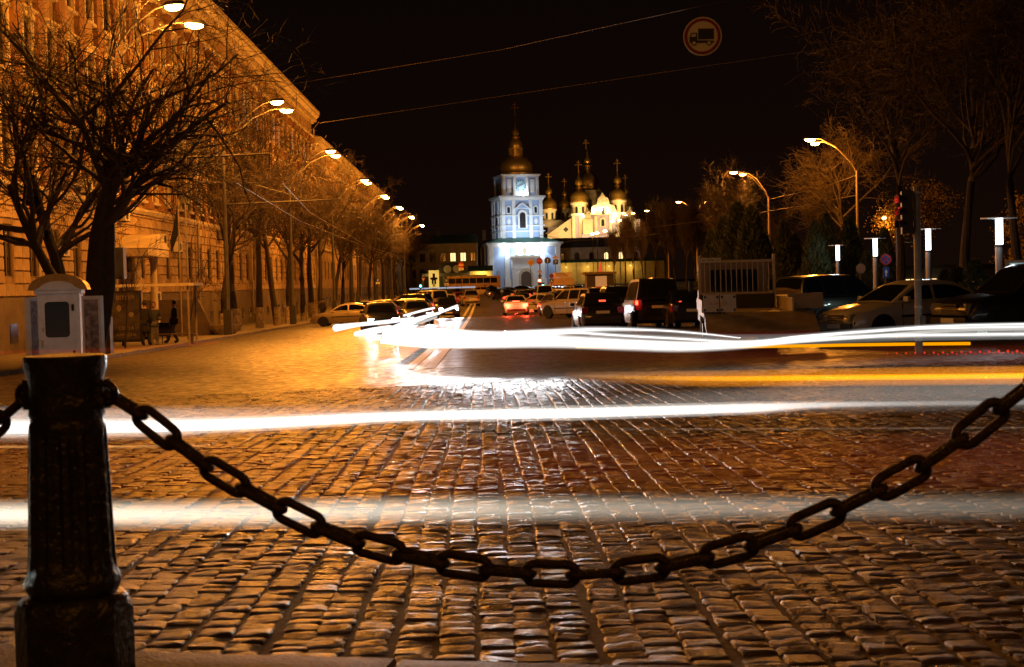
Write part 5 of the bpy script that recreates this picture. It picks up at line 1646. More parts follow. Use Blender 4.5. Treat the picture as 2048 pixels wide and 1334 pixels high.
# ------------------------------------------------------------------ flatbed truck
def flatbed():
    d = 35.5; x = PX(1464, 39.2) - .35
    WT = mat('worn_white_paint', (.52, .48, .43), .5, var=.25, scale=2)
    t = thing('flatbed_truck', 'white flatbed recovery truck seen from behind, rack and ramp, plate on the rack', 'truck', (x, d, gz(x, d)), radians(-7), None)
    # x right, y away.  bed from y=-1.2 to 3.0, cab beyond
    GR = mat('bed_steel', (.34, .29, .22), .5, metal=.3, var=.3)
    q = MB(); q.bx(-1.05, 1.05, -1.6, 3.1, .78, .9); q.bx(-.4, .4, -1.4, 5.2, .5, .78); q.obj('bed', GR, t)
    q = MB(); q.prism([(-1.6, .9), (-1.6, .62), (-3.0, .4), (-3.0, .46)], -1.03, 1.55, 'yz'); q.obj('ramp', GR, t)
    cabq = MB(); cabq.prism([(3.4, .55), (5.5, .55), (5.55, 1.1), (5.2, 1.35), (4.7, 2.1), (3.5, 2.2), (3.35, 2.1)], -1.0, .85, 'yz'); cabq.obj('cab', mat('shaded_cab_white', (.2, .18, .16), .45, var=.2, scale=2), t)  # white cab darkened, its shade put into the colour
    q = MB(); q.bx(-.72, .6, 3.335, 3.36, 1.35, 1.95); q.obj('rear_window', CGL, t)
    q = MB(); q.prism([(4.72, 1.4), (5.1, 1.4), (4.66, 2.0), (4.0, 2.0), (4.0, 1.4)], -1.012, -1.002, 'yz'); q.obj('side_window', CGL, t)
    fr = MB()
    for xx in (-1.0, 1.0): fr.bx(xx - .035, xx + .035, 3.02, 3.1, .9, 2.35)
    fr.bx(-1.0, 1.0, 3.0, 3.08, 2.14, 2.21); fr.bx(-1.0, 1.0, 3.0, 3.08, 1.28, 1.34)
    fr.obj('rack', WT, t)
    bm_ = MB().bx(-.012, .012, 3.03, 3.055, 1.34, 2.14).mesh('rack_bar', WT)
    for k in range(13): link('rack_bar', bm_, t, (-.86 + k * .143, 0, 0))
    q = MB(); q.bx(-1.0, 1.0, 3.02, 3.05, .9, 1.28); q.obj('head_board', mat('dark_board', (.05, .045, .04), .5), t)
    pl = MB().bx(-.96, -.42, 2.96, 2.985, 2.16, 2.28).obj('number_plate', PLATE, t)
    text('AI 7696 CX', .1, PLTX, pl, (-.69, 2.955, 2.22), depth=.001)
    sbm = MB(); sbm.bx(-.3, .3, -.03, .03, 0, .42)
    q = MB(); q.bx(-1.09, -1.05, -1.6, 3.0, .9, 1.2); q.obj('side_board', GR, t)
    q = MB(); q.bx(1.05, 1.09, -1.6, 3.0, .9, 1.22); q.obj('side_board', GR, t)
    for k in range(2):
        q = MB(); q.bx(-1.05 + k * .4, -.68 + k * .4, -1.72, -1.66, .92, 1.34); q.obj('tail_board', WT, t)
        q = MB()
        for (a, b) in ((-1.02, 1.28), (-.72, 1.28), (-1.02, .97), (-.72, .97)): q.box((a + k * .4, -1.735, b), (.05, .03, .05))
        q.obj('latch', IRON, t)
    q = MB(); q.bx(1.12, 2.0, .4, .46, .92, 1.3); q.obj('drop_side', GR, t)
    q = MB(); q.bx(-1.0, 1.5, -3.06, -3.02, .36, .48); q.obj('hazard_bar', mat('hazard_red', (.4, .06, .04), .4), t)
    for xx in (-.85, 1.2):
        q = MB(); q.bx(xx - .14, xx + .14, -1.68, -1.62, .58, .68); q.obj('tail_light', TLO, t)
    for yy in (-.3, 4.3):
        for xx in (-.85, .72):
            q = MB(); q.lathe([(.24, -.11), (.36, -.12), (.39, -.08), (.39, .08), (.36, .12), (.24, .11)], 18, M=Matrix.Translation((xx, yy, .39)) @ Matrix.Rotation(pi / 2, 4, 'Y')); q.obj('wheel', TYRE, t, smooth=35)
    q = MB(); q.bx(-1.06, -.62, -1.0, -.4, .3, .62); q.obj('mudguard', TRIM, t)
    for sg in (-1, 1):
        q = MB(); q.box((sg * 1.12 - .07, 5.0, 1.5), (.12, .1, .32)); q.obj('mirror', TRIM, t)
    text('AI 7696 CX', .09, mat('plate_lettering2', (.35, .12, .08), .5), t, (-.7, -1.725, 1.12), depth=.001, name='tail_lettering')
flatbed()
# ------------------------------------------------------------------ bus on the square
def bus():
    d = 318; x = PX(948, d)
    t = thing('long_bus', 'long bronze bus parked broadside in front of the pavilion', 'bus', (x, d, gz(x, d)))
    q = MB(); q.prism([(-6, .35), (6, .35), (6, 2.6), (5.85, 3.05), (-5.8, 3.05), (-6, 2.5)], -1.25, 1.25, 'xz'); q.obj('body', PAINTS['bus_bronze'], t)
    for k in range(7):
        q = MB(); q.bx(-5.5 + k * 1.55, -4.05 + k * 1.55, -1.29, -1.252, 1.5, 2.65); q.obj('side_window', CGL, t)
    for xx in (-3.6, 2.6, 4.0):
        q = MB(); q.lathe([(.3, -.1), (.5, -.12), (.5, .12), (.3, .1)], 16, M=Matrix.Translation((xx, -1.15, .5)) @ Matrix.Rotation(pi / 2, 4, 'X')); q.obj('wheel', TYRE, t)
    q = MB(); q.bx(-2, 3, -.9, .9, 3.052, 3.35); q.obj('roof_unit', PAINTS['grey'], t)
    q = MB(); q.bx(-6.03, -6.003, -1.0, 1.0, 1.3, 2.6); q.obj('windscreen', CGL, t)
bus()
# ================================================================== SIGNS AND SIGNALS
SWH = mat('sign_white', (.75, .74, .72), .4)
SRD = mat('sign_red', (.5, .025, .02), .4)
SBL = mat('sign_blue', (.02, .07, .32), .4)
SYE = mat('sign_yellow', (.75, .42, .03), .4)
SBK = mat('sign_black', (.012, .012, .012), .5)
SBACK = mat('sign_back', (.3, .29, .28), .5, metal=.4)
RX = Matrix.Rotation(pi / 2, 4, 'X')
def disc(r, y, z, m, parent, name, x=0, n=28, th=.012, r0=0):
    q = MB()
    M = Matrix.Translation((x, y, z)) @ RX
    if r0:
        q.lathe([(r0, 0), (r, 0), (r, th), (r0, th), (r0, 0)], n, M=M, cap=False)
    else:
        q.lathe([(r, 0), (r, th)], n, M=M)
    return q.obj(name, m, parent)
def plate(poly, y, m, parent, name, th=.012):
    q = MB(); q.prism(poly, y - th, y, 'xz'); return q.obj(name, m, parent)
def rect(x0, x1, z0, z1): return [(x0, z0), (x1, z0), (x1, z1), (x0, z1)]

# no trucks sign hung on the wire
def no_trucks():
    d = 26.0
    p = Pt(1405, 73, d)
    r = 38.5 / FPX * d
    t = thing('hanging_sign', 'round red ringed no trucks sign hanging from the overhead wire', 'road sign', p, radians(-12), None)
    disc(r, 0, 0, SBACK, t, 'back_plate', th=.01)
    disc(r * .995, -.011, 0, mat('sign_sheeting', (.88, .86, .82), .5), t, 'sign_face', n=40, th=.006)
    disc(r * .93, -.0175, 0, mat('sign_ring_red', (.28, .014, .01), .5), t, 'red_ring', n=40, r0=r * .78, th=.003)
    k = r / 176.0
    def P(pts): return [((a - 845) * k, -(b - 377) * k) for a, b in pts]
    tr = MB()
    for poly in ([(807, 306), (949, 312), (947, 409), (805, 404)], [(727, 380), (742, 345), (750, 340), (794, 342), (798, 349), (797, 412), (885, 416), (888, 421), (947, 421), (947, 440), (920, 440), (884, 438), (788, 434), (727, 428)]):
        tr.prism(P(poly), -.021, -.018, 'xz')
    tr = tr.obj('truck_pictogram', SBK, t)
    plate(P([(739, 377), (753, 349), (786, 351), (786, 379)]), -.0213, SWH, tr, 'cab_window', .001)
    for cx in (767, 903):
        q = MB(); q.lathe([(25 * k, 0), (25 * k, .003)], 18, M=Matrix.Translation(((cx - 845) * k, -.0185, -(434 if cx < 800 else 440) * k + 377 * k)) @ RX); q.obj('wheel_print', SBK, tr)
        q = MB(); q.lathe([(16 * k, 0), (16 * k, .0015)], 16, M=Matrix.Translation(((cx - 845) * k, -.0217, -(434 if cx < 800 else 440) * k + 377 * k)) @ RX); q.obj('wheel_hub', SWH, tr)
    q = MB(); q.bx(-.02, .02, -.012, .0, r, r + .2); q.obj('hanger', IRON, t)
    return p, r
nt_p, nt_r = no_trucks()

def post(px, d, ztop, rad=.035):
    return None
def sign_post(label, px, d, items, ztop=None, base_at=None):
    """items: (kind, py, size_px)"""
    x = PX(px, d); z0 = gz(x, d)
    t = thing('sign_post', label, 'road sign', (x, d, z0))
    s = d / FPX
    top = max(Pt(px, it[1], d).z - z0 + it[2] * s * .5 for it in items)
    q = MB(); q.tube([(0, 0, 0), (0, 0, top + .05)], .035, 7); q.obj('post', POLE, t)
    for kind, py, sz in items:
        z = Pt(px, py, d).z - z0; r = sz * s * .5; y = -.05
        if kind == 'stop':
            o = plate([(r * cos(pi / 8 + k * pi / 4), z + r * sin(pi / 8 + k * pi / 4)) for k in range(8)], y, SRD, t, 'stop_plate')
            text('STOP', r * .72, SWH, o, (0, y - .016, z), depth=.002)
        elif kind == 'arrow_up':
            o = disc(r, y, z, SBL, t, 'sign_disc')
            plate([(-.1 * r, z - .65 * r), (.1 * r, z - .65 * r), (.1 * r, z + .2 * r), (.3 * r, z + .2 * r), (0, z + .7 * r), (-.3 * r, z + .2 * r), (-.1 * r, z + .2 * r)], y - .0125, SWH, o, 'arrow', .004)
        elif kind == 'priority':
            o = plate([(0, z - r), (r, z), (0, z + r), (-r, z)], y, SWH, t, 'diamond_plate')
            plate([(0, z - r * .75), (r * .75, z), (0, z + r * .75), (-r * .75, z)], y - .0125, SYE, o, 'yellow_field', .004)
        elif kind == 'parking':
            o = plate(rect(-r, r, z - r, z + r), y, SBL, t, 'parking_plate')
            text('P', r * 1.7, SWH, o, (0, y - .016, z), depth=.002)
        elif kind == 'plate':
            o = plate(rect(-r, r, z - r * .5, z + r * .5), y, SWH, t, 'sub_plate')
            plate([(-r * .5, z + .1 * r), (r * .5, z + .1 * r), (0, z - r * .35)], y - .0125, SBK, o, 'arrow_print', .003)
        elif kind == 'board':
            o = plate(rect(-r, r, z - r * .4, z + r * .4), y, SWH, t, 'text_board')
            text('CITY', r * .6, SBK, o, (0, y - .016, z), depth=.002)
        elif kind == 'no_entry':
            o = disc(r, y, z, SRD, t, 'sign_disc')
            plate(rect(-r * .7, r * .7, z - r * .16, z + r * .16), y - .0125, SWH, o, 'bar', .004)
        elif kind == 'no_stop':
            o = disc(r, y, z, SBL, t, 'sign_disc')
            disc(r, y - .0125, z, SRD, o, 'ring', r0=r * .78, th=.003)
            for a in (pi / 4, -pi / 4):
                q = MB(); q.box((0, 0, 0), (r * 1.6, .003 + .001 * a, r * .18)); qq = MB(); qq.add(q.v, q.f, Matrix.Translation((0, y - .016, z)) @ Matrix.Rotation(a, 4, 'Y')); qq.obj('cross_bar', SRD, o)
        elif kind == 'yield':
            o = plate([(0, z - r), (r, z + r * .75), (-r, z + r * .75)], y, SRD, t, 'triangle_plate')
            plate([(0, z - r * .6), (r * .66, z + r * .56), (-r * .66, z + r * .56)], y - .0125, SWH, o, 'white_field', .004)
        elif kind == 'crossing':
            o = plate(rect(-r, r, z - r, z + r), y, SBL, t, 'crossing_plate')
            w_ = plate([(-r * .7, z - r * .6), (r * .7, z - r * .6), (0, z + r * .75)], y - .0125, SWH, o, 'white_triangle', .004)
            plate([(-.12 * r, z - .4 * r), (.14 * r, z - .4 * r), (.05 * r, z + .2 * r), (-.05 * r, z + .2 * r)], y - .017, SBK, w_, 'walker_print', .003)
        elif kind == 'blue_bar':
            o = disc(r, y, z, SBL, t, 'sign_disc'); plate(rect(-r * .6, r * .6, z - r * .15, z + r * .15), y - .0125, SWH, o, 'bar', .004)
        elif kind == 'roundabout':
            o = disc(r, y, z, SBL, t, 'sign_disc')
            for k in range(3):
                a = pi / 2 + 2 * pi * k / 3
                q = MB(); q.box((0, 0, 0), (r * .55, .004 + k * .0005, r * .2)); qq = MB(); qq.add(q.v, q.f, Matrix.Translation((r * .42 * cos(a), y - .015, z + r * .42 * sin(a))) @ Matrix.Rotation(-a + pi / 2.4, 4, 'Y')); qq.obj('arrow', SWH, o)
        elif kind == 'mirror':
            o = disc(r, y, z, SBACK, t, 'mirror_rim'); disc(r * .9, y - .0125, z, mat('mirror_back', (.38, .32, .24), .35), o, 'mirror_disc', th=.02)
        elif kind == 'blue_tall':
            o = plate(rect(-r * .55, r * .55, z - r, z + r), y, SBL, t, 'blue_plate')
            plate([(-.12 * r, z - .7 * r), (.12 * r, z - .7 * r), (.12 * r, z), (.3 * r, z), (0, z + .6 * r), (-.3 * r, z), (-.12 * r, z)], y - .0125, SWH, o, 'arrow', .003)
    return t
sign_post('yellow priority diamond standing before the tower gate', 1063, 172, [('priority', 525, 16)])
sign_post('red octagonal stop sign with a yield triangle and blue disc below', 1081, 170, [('stop', 522, 13), ('yield', 545, 9), ('blue_bar', 552, 7)])
sign_post('round blue straight ahead sign right of the stop sign', 1097, 168, [('arrow_up', 521, 13)])
sign_post('blue parking sign under a lettered board right of the stop sign', 1113, 168, [('board', 515, 12), ('parking', 524, 10)])
sign_post('blue rimmed no stopping disc over a pedestrian crossing sign', 1104, 150, [('no_stop', 552, 9), ('crossing', 562, 8)])
sign_post('red no entry disc over a small white arrow plate', 924, 190, [('no_entry', 530, 11), ('plate', 538, 10)])
sign_post('blue parking sign on its own post left of the bus', 894, 200, [('parking', 562, 8), ('plate', 569, 9)])
sign_post('round blue roundabout sign at the crossing island', 1004, 160, [('roundabout', 582, 8)])
sign_post('triangular yield sign left of the memorial panel', 848, 200, [('blue_bar', 552, 5), ('yield', 559, 8)])
sign_post('blue sign with a white sub plate among the left trees', 757, 160, [('parking', 561, 7), ('plate', 566, 8)])
sign_post('round traffic mirror on a post above the dark suv', 1722, 62, [('mirror', 537, 20)])
sign_post('narrow no stopping disc with a tall blue arrow plate in the park', 1772, 56, [('no_stop', 519, 22), ('blue_tall', 545, 22)])

SIGR = emat('signal_red', (1, .06, .03), 30)
SIGG = emat('signal_green', (.1, 1, .45), 22)
def signals():
    d = 158; x = PX(1080, d); z0 = gz(x, d)
    t = thing('traffic_light', 'far traffic light showing red and green before the tower', 'traffic light', (x, d, z0))
    h = Pt(1080, 561, d).z - z0
    q = MB(); q.tube([(0, 0, 0), (0, 0, h + .6)], .05, 7); q.obj('pole', POLE, t)
    q = MB(); q.box((0, -.12, h - .35), (.3, .2, 1.15)); q.box((.36, -.12, h - .75), (.3, .2, 1.0)); q.obj('housing', IRON, t)
    disc(.16, -.225, h, SIGR, t, 'red_lens'); disc(.15, -.225, h - .6, SIGG, t, 'green_lens', x=.36); 
    q = MB(); q.prism([(-.17, h + .13), (.17, h + .13), (.19, h + .19), (-.19, h + .19)], -.45, -.222, 'xz'); q.obj('visor', IRON, t)
    light('signal_glow', 'POINT', (1, .1, .05), 10, (0, -.6, h), t, .1)
signals()
def signal_small():
    d = 230; x = PX(842, d); z0 = gz(x, d); h = Pt(842, 572, d).z - z0
    t = thing('traffic_light', 'small bluish green signal left of the memorial panel', 'traffic light', (x, d, z0))
    q = MB(); q.tube([(0, 0, 0), (0, 0, h + .5)], .05, 6); q.obj('pole', POLE, t)
    q = MB(); q.box((0, -.12, h), (.34, .2, 1.0)); q.obj('housing', IRON, t)
    disc(.17, -.225, h, emat('signal_cyan', (.1, .8, .9), 12), t, 'green_lens')
signal_small()
def near_signal():
    d = 28.6; x = PX(1837, d, 640); z0 = gz(x, d); s = d / FPX
    zt = Pt(1826, 375, d).z - z0
    t = thing('traffic_light', 'tall pole traffic light seen from the side with red lit visors before the silver sedan', 'traffic light', (x, d, z0))
    lean = -.02
    q = MB(); q.tube([(0, 0, -.05), (0, 0, 1.0), (0, 0, zt)], [.078, .071, .067], 14); q.tube([(0, 0, zt), (0, 0, zt + .02)], .078, 14); q.obj('pole', mat('grey_signal_pole', (.27, .25, .22), .5, metal=.3, var=.3, scale=4), t, smooth=40)
    q = MB(); q.box((.07, -.03, .55), (.09, .12, .4)); q.obj('button_box', PLN, t)
    zc = Pt(1812, 425, d).z - z0
    hq = MB(); hq.box((-.19, .05, zc), (.22, .32, .86), rz=-.2); hs = hq.obj('housing', IRON, t)
    for k in range(3):
        z = zc + .25 - .25 * k
        q = MB(); n = 10
        M = Matrix.Translation((-.22, -.0, z)) @ Matrix.Rotation(radians(-80), 4, 'Z')
        vs = []; fs = []
        for i in range(n + 1):
            a = pi * (-.15 + 1.3 * i / n)
            for yy, rr in ((0, .11), (-.2, .112), (-.2, .106), (0, .104)):
                vs.append((rr * cos(a), yy, rr * sin(a)))
        for i in range(n):
            for j in range(4):
                j2 = (j + 1) % 4
                fs.append((i * 4 + j, i * 4 + j2, i * 4 + 4 + j2, i * 4 + 4 + j))
        q.add(vs, fs, M); q.obj('visor', mat('visor_black', (.03, .02, .02), .35), hs)
        q = MB(); q.lathe([(.1, 0), (.1, .02)], 16, M=M @ RX @ Matrix.Translation((0, 0, 0))); q.obj('lens', emat('red_lens_lit', (1, .03, .01), 5) if k == 0 else mat('dull_lens', (.1, .02, .02), .2), hs)
    light('signal_glow', 'POINT', (1, .04, .02), 1.6, (-.34, -.02, zc + .26), t, .04)
    light('signal_glow', 'POINT', (1, .04, .02), .7, (-.34, -.02, zc + .02), t, .04)
    for zz in (.9, 1.45, zt - .12):
        q = MB(); q.lathe([(.074, 0), (.081, .01), (.081, .04), (.074, .05)], 14, (0, 0, zz)); q.obj('band', PIPE, t)
near_signal()

# kiosk, billboard, lit park pavilion
def kiosk():
    d = 150; x = PX(1203, d)
    t = thing('kiosk', 'small kiosk with a lit pale door among the poplars', 'kiosk', (x, d, gz(x, d)))
    q = MB(); q.bx(-1.5, 1.3, 0, 3, -.1, 2.9); q.obj('walls', mat('kiosk_brown', (.05, .038, .028), .6), t)
    q = MB(); q.bx(-1.9, 1.6, -.5, 3.3, 2.9, 3.15); q.obj('roof', mat('kiosk_roof', (.2, .14, .08), .6), t)
    q = MB(); q.bx(-.6, .6, -.06, -.003, .1, 2.7); q.obj('poster_panel', emat('kiosk_poster', (1, .6, .25), .2, (.5, .4, .28)), t)
    q = MB(); q.bx(-.6, .5, -.07, -.0605, .9, 1.6); q.obj('print', SRD, t)
    q = MB(); q.prism([(-.2, 3.152), (.2, 3.152), (0, 4.3)], .5, .8, 'xz'); q.obj('red_sign', emat('red_sign_lit', (1, .06, .03), .7), t)
kiosk()
def billboard():
    d = 165; x = PX(1126, d); z0 = gz(x, d)
    t = thing('billboard', 'pale two tier notice board at the right foot of the bell tower', 'billboard', (x, d, z0))
    a, b, c_ = (Pt(1126, q, d).z - z0 for q in (545, 556, 570))
    q = MB(); q.tube([(-1.0, 0, 0), (-1.0, 0, a)], .06, 6); q.tube([(1.0, 0, 0), (1.0, 0, a)], .06, 6); q.obj('leg', POLE, t)
    q = MB(); q.bx(-1.1, 1.1, -.1, .05, b + .04, a); q.obj('upper_board', SWH, t)
    q = MB(); q.bx(-1.5, 1.3, -.1, .05, c_, b - .02); q.obj('lower_board', CRM, t)
    q = MB()
    for k in range(3): q.bx(-.8, .7 - .2 * k, -.11, -.101, b + .2 + .16 * k, b + .26 + .16 * k)
    q.obj('printed_line', SBK, t)
billboard()
def blue_lights():
    d = 260
    for i, (px, py, n) in enumerate([(1135, 573, 10), (1185, 552, 3), (1200, 560, 4)]):
        x = PX(px, d); z0 = gz(x, d)
        t = thing('shop_light_row', ['long row of cold white shop lamps behind the right hand cars', 'small cold white shop lamp cluster left of the kiosk sign', 'cold white shop lamps by the kiosk roof'][i], 'lights', (x, d, z0))
        h = Pt(px, py, d).z - z0
        q = MB(); q.bx(-.6 * n * .5, .6 * n * .5, 0, .15, h + .15, h + .3); q.tube([(-.3 * n, .08, 0), (-.3 * n, .08, h + .2)], .05, 5); q.tube([(.3 * n, .08, 0), (.3 * n, .08, h + .2)], .05, 5); q.obj('rail', IRON, t)
        for k in range(n):
            q = MB(); q.box(((k - n / 2 + .5) * .6, -.05, h + random.uniform(-.1, .1)), (.34, .08, .12)); q.obj('lamp', emat('cold_shop_lamp', (.75, .85, 1), 4), t)
blue_lights()
def far_pavilion():
    d = 90; x = PX(1868, d); z0 = gz(x, d)
    t = thing('park_pavilion', 'low dark park pavilion with three warm lit windows above the silver sedan', 'pavilion', (x, d, z0 - .2))
    q = MB(); q.bx(-4.5, 4.5, 0, 4, 0, 2.4); q.obj('walls', mat('pavilion_dark', (.04, .035, .03), .8), t)
    q = MB(); q.bx(-4.8, 4.8, -.6, 4.2, 2.4, 2.6); q.obj('roof', IRON, t)
    for a, b in ((-2.0, -1.0), (-.3, .9), (1.6, 2.5)):
        q = MB(); q.bx(a, b, -.05, -.003, .9, 1.75); q.obj('window', LITW, t)
        q = MB(); q.bx((a + b) / 2 - .03, (a + b) / 2 + .03, -.07, -.051, .9, 1.75); q.obj('mullion', IRON, t)
    light('window_glow', 'POINT', (1, .7, .35), 12, (0, -1.2, 1.6), t, .2)
far_pavilion()
def park_spot():
    d = 42; x = PX(1974, d); z0 = gz(x, d); h = Pt(1974, 574, d).z - z0
    t = thing('spot_lamp', 'small greenish white garden spot lamp beside the black car', 'lamp', (x, d, z0))
    q = MB(); q.tube([(0, 0, 0), (0, 0, h - .08)], .03, 6); q.obj('stem', POLE, t)
    q = MB(); q.lathe([(.02, -.08), (.08, -.04), (.08, .06), (.02, .09)], 10, (0, 0, h)); q.obj('lens', emat('garden_lamp', (.7, 1, .85), 40), t)
    light('spot_glow', 'POINT', (.75, 1, .85), 14, (-.1, .25, h + .1), t, .05)
park_spot()
def right_screen():
    d = 46; x = PX(2040, d); z0 = gz(x, d)
    zb, zt = Pt(2040, 558, d).z - z0, Pt(2040, 526, d).z - z0
    t = thing('advert_panel', 'lit bluish advertising panel at the far right edge behind the black car', 'sign', (x, d, z0), radians(-20))
    q = MB(); q.bx(-.45, .5, -.1, .1, 0, zt + .1); q.obj('case', CONC, t)
    q = MB(); q.bx(-.3, .42, -.12, -.102, zb, zt); q.obj('screen', emat('advert_screen', (.5, .75, .8), .5), t)
right_screen()
def lit_gap():
    d = 108; x = PX(1604, d); z0 = gz(x, d)
    t = thing('lit_pillar', 'bright yellow lit stone pillar glimpsed between two conifers', 'pillar', (x, d, z0))
    a = Pt(1604, 508, d).z - z0
    q = MB(); q.lathe([(.42, 0), (.42, .2), (.34, .3), (.3, a - .3), (.4, a - .15), (.4, a)], 12); q.obj('shaft', CRM, t)
    light('pillar_lamp', 'POINT', (1, .72, .3), 60, (-.6, -1.4, a - .5), t, .1)
    q = MB(); q.lathe([(.02, 0), (.12, .06), (.02, .12)], 8, (-.6, -1.4, a - .75)); q.tube([(-.6, -1.4, 0), (-.6, -1.4, a - .74)], .03, 5); q.obj('lamp', LITW, t)
lit_gap()

# ================================================================== OVERHEAD WIRES
WIRE = mat('wire', (.09, .065, .045), .5, metal=.5)
def wire(label, pts, rad=.014, sag=0.0, grp='overhead wires'):
    P = [Vector(p) for p in pts]
    o = []
    for a, b in zip(P, P[1:]):
        for k in range(12):
            t = k / 12
            p = a.lerp(b, t); p.z -= sag * 4 * t * (1 - t); o.append(p)
    o.append(P[-1])
    q = MB(); q.tube(o, rad, 5)
    c = o[0].copy()
    q.v = [tuple(Vector(v) - c) for v in q.v]
    w_ = q.obj('overhead_wire', WIRE, None, True, c)
    tag(w_, label, 'wire', grp)
    return w_
hp = nt_p + Vector((0, 0, nt_r + .2))
wire('upper wire carrying the no trucks sign across the dark sky', [Pt(560, 172, 66), Pt(1000, 100, 42), hp, Pt(2090, -130, 22)], .006)
wire('lower wire crossing the sky under the no trucks sign', [Pt(640, 246, 75), Pt(1440, 128, 46), Pt(2090, 34, 36)], .0065)
wire('wire falling to the right from the concrete lamp pole', [Pt(1541, 398, 124), Pt(1640, 376, 104), Pt(1715, 350, 96)], .028)
wire('long drooping wire from the cathedral to the tall lamp pole', [Pt(1120, 487, 200), Pt(1240, 462, 180), Pt(1440, 438, 130), Pt(1600, 412, 110), Pt(1716, 390, 96)], .024)
wire('second drooping wire below the long one before the cathedral', [Pt(1080, 470, 200), Pt(1150, 482, 190), Pt(1300, 470, 170), Pt(1395, 455, 186)], .026)
wire('trolley wire running down the left side of the street', [Pt(225, 362, 50), Pt(565, 366, 50.6), Pt(620, 425, 74.5), Pt(735, 492, 110), Pt(860, 535, 200)], .013)
wire('second trolley wire running down the left side of the street', [Pt(470, 364, 50.4), Pt(600, 442, 74.5), Pt(760, 505, 120), Pt(880, 545, 240)], .013)

# ================================================================== BOLLARDS AND CHAIN
CAST = mat('cast_iron_black', (.035, .03, .026), .28, metal=.35, var=.5, scale=14, bump=.7, bscale=34)
RUST = mat('chain_iron', (.045, .026, .015), .48, metal=.4, var=.5, scale=30, bump=.6, bscale=90)
def bollard_mesh():
    q = MB()
    N = 96
    prof = [(.165, 0, 0), (.168, .10, 0), (.168, .3, 0), (.160, .335, 0), (.145, .35, 0), (.128, .352, 0), (.138, .372, 0), (.142, .39, 0), (.136, .41, 0), (.131, .42, .0), (.130, .435, .2), (.129, .45, .8), (.127, .47, 1), (.119, .70, 1), (.1145, .82, 1), (.1135, .835, .8), (.113, .85, .2), (.112, .862, 0), (.107, .875, 0), (.1065, .885, 0), (.112, .895, 0), (.109, .925, 0), (.108, .95, 0), (.108, .975, 0), (.110, 1.0, 0), (.116, 1.022, 0), (.1205, 1.035, 0), (.1205, 1.068, 0), (.117, 1.072, 0), (.03, 1.078, 0)]
    vs = []; fs = []
    for r, z, fl in prof:
        for k in range(N):
            a = 2 * pi * k / N
            rr = r
            if fl:
                u = (a * 16 / (2 * pi)) % 1
                g_ = max(0, sin(pi * (u - .2) / .6)) if .2 < u < .8 else 0
                rr = r - .013 * fl * g_ ** .7 
            if z < .31:                 # octagonal foot
                m_ = (a + pi / 8) % (pi / 4) - pi / 8
                rr = r * (.955 / cos(m_) if True else 1)
            vs.append((rr * cos(a), rr * sin(a), z))
    for i in range(len(prof) - 1):
        for k in range(N):
            k2 = (k + 1) % N
            fs.append((i * N + k, i * N + k2, (i + 1) * N + k2, (i + 1) * N + k))
    fs.append(tuple((len(prof) - 1) * N + k for k in range(N)))
    q.add(vs, fs)
    return q.mesh('shaft', CAST, 40)
bm_ = bollard_mesh()
BD = 4.3
bx_ = PX(137, BD, 900)
bz = -.006
def bollard(label, x, y, rz):
    t = thing('iron_bollard', label, 'bollard', (x, y, bz), rz, 'cast iron bollards on the near pavement')
    link('shaft', bm_, t)
    for sg in (-1, 1):
        q = MB()
        M = Matrix.Translation((sg * .128, 0, .955)) @ RX
        vs = []; fs = []
        n, m = 14, 8
        for i in range(n):
            a = 2 * pi * i / n
            for j in range(m):
                b = 2 * pi * j / m
                r = .03 + .011 * cos(b)
                vs.append((r * cos(a), r * sin(a), .013 * sin(b)))
        for i in range(n):
            for j in range(m):
                fs.append((i * m + j, ((i + 1) % n) * m + j, ((i + 1) % n) * m + (j + 1) % m, i * m + (j + 1) % m))
        q.add(vs, fs, M); q.box((sg * .112, 0, .955), (.035, .05, .09)); q.obj('chain_eye', CAST, t, smooth=50)
    return t
bollard('black fluted cast iron bollard standing at the left, chain hung from its eyes', bx_, BD, ka)
LW_, LO, LWID = .0135, .178, .083      # wire radius, outer length, outer width
def link_mesh():
    pts = []
    L2, W2 = LO / 2 - LW_, LWID / 2 - LW_
    R = W2
    n = 9
    for k in range(n + 1):
        a = -pi / 2 + pi * k / n
        pts.append((L2 - R + R * cos(a), R * sin(a)))
    for k in range(n + 1):
        a = pi / 2 + pi * k / n
        pts.append((-(L2 - R) + R * cos(a), R * sin(a)))
    m = 9
    N = len(pts)
    vs = []; fs = []
    for i, p in enumerate(pts):
        a, b = pts[i - 1], pts[(i + 1) % N]
        t = Vector((b[0] - a[0], b[1] - a[1])).normalized(); nn = Vector((t.y, -t.x))
        for j in range(m):
            q_ = 2 * pi * j / m
            vs.append((p[0] + nn.x * LW_ * cos(q_), p[1] + nn.y * LW_ * cos(q_), LW_ * sin(q_)))
    for i in range(N):
        for j in range(m):
            fs.append((i * m + j, i * m + (j + 1) % m, ((i + 1) % N) * m + (j + 1) % m, ((i + 1) % N) * m + j))
    q = MB(); q.add(vs, fs)
    return q.mesh('chain_link', RUST, 180)
lk = link_mesh()
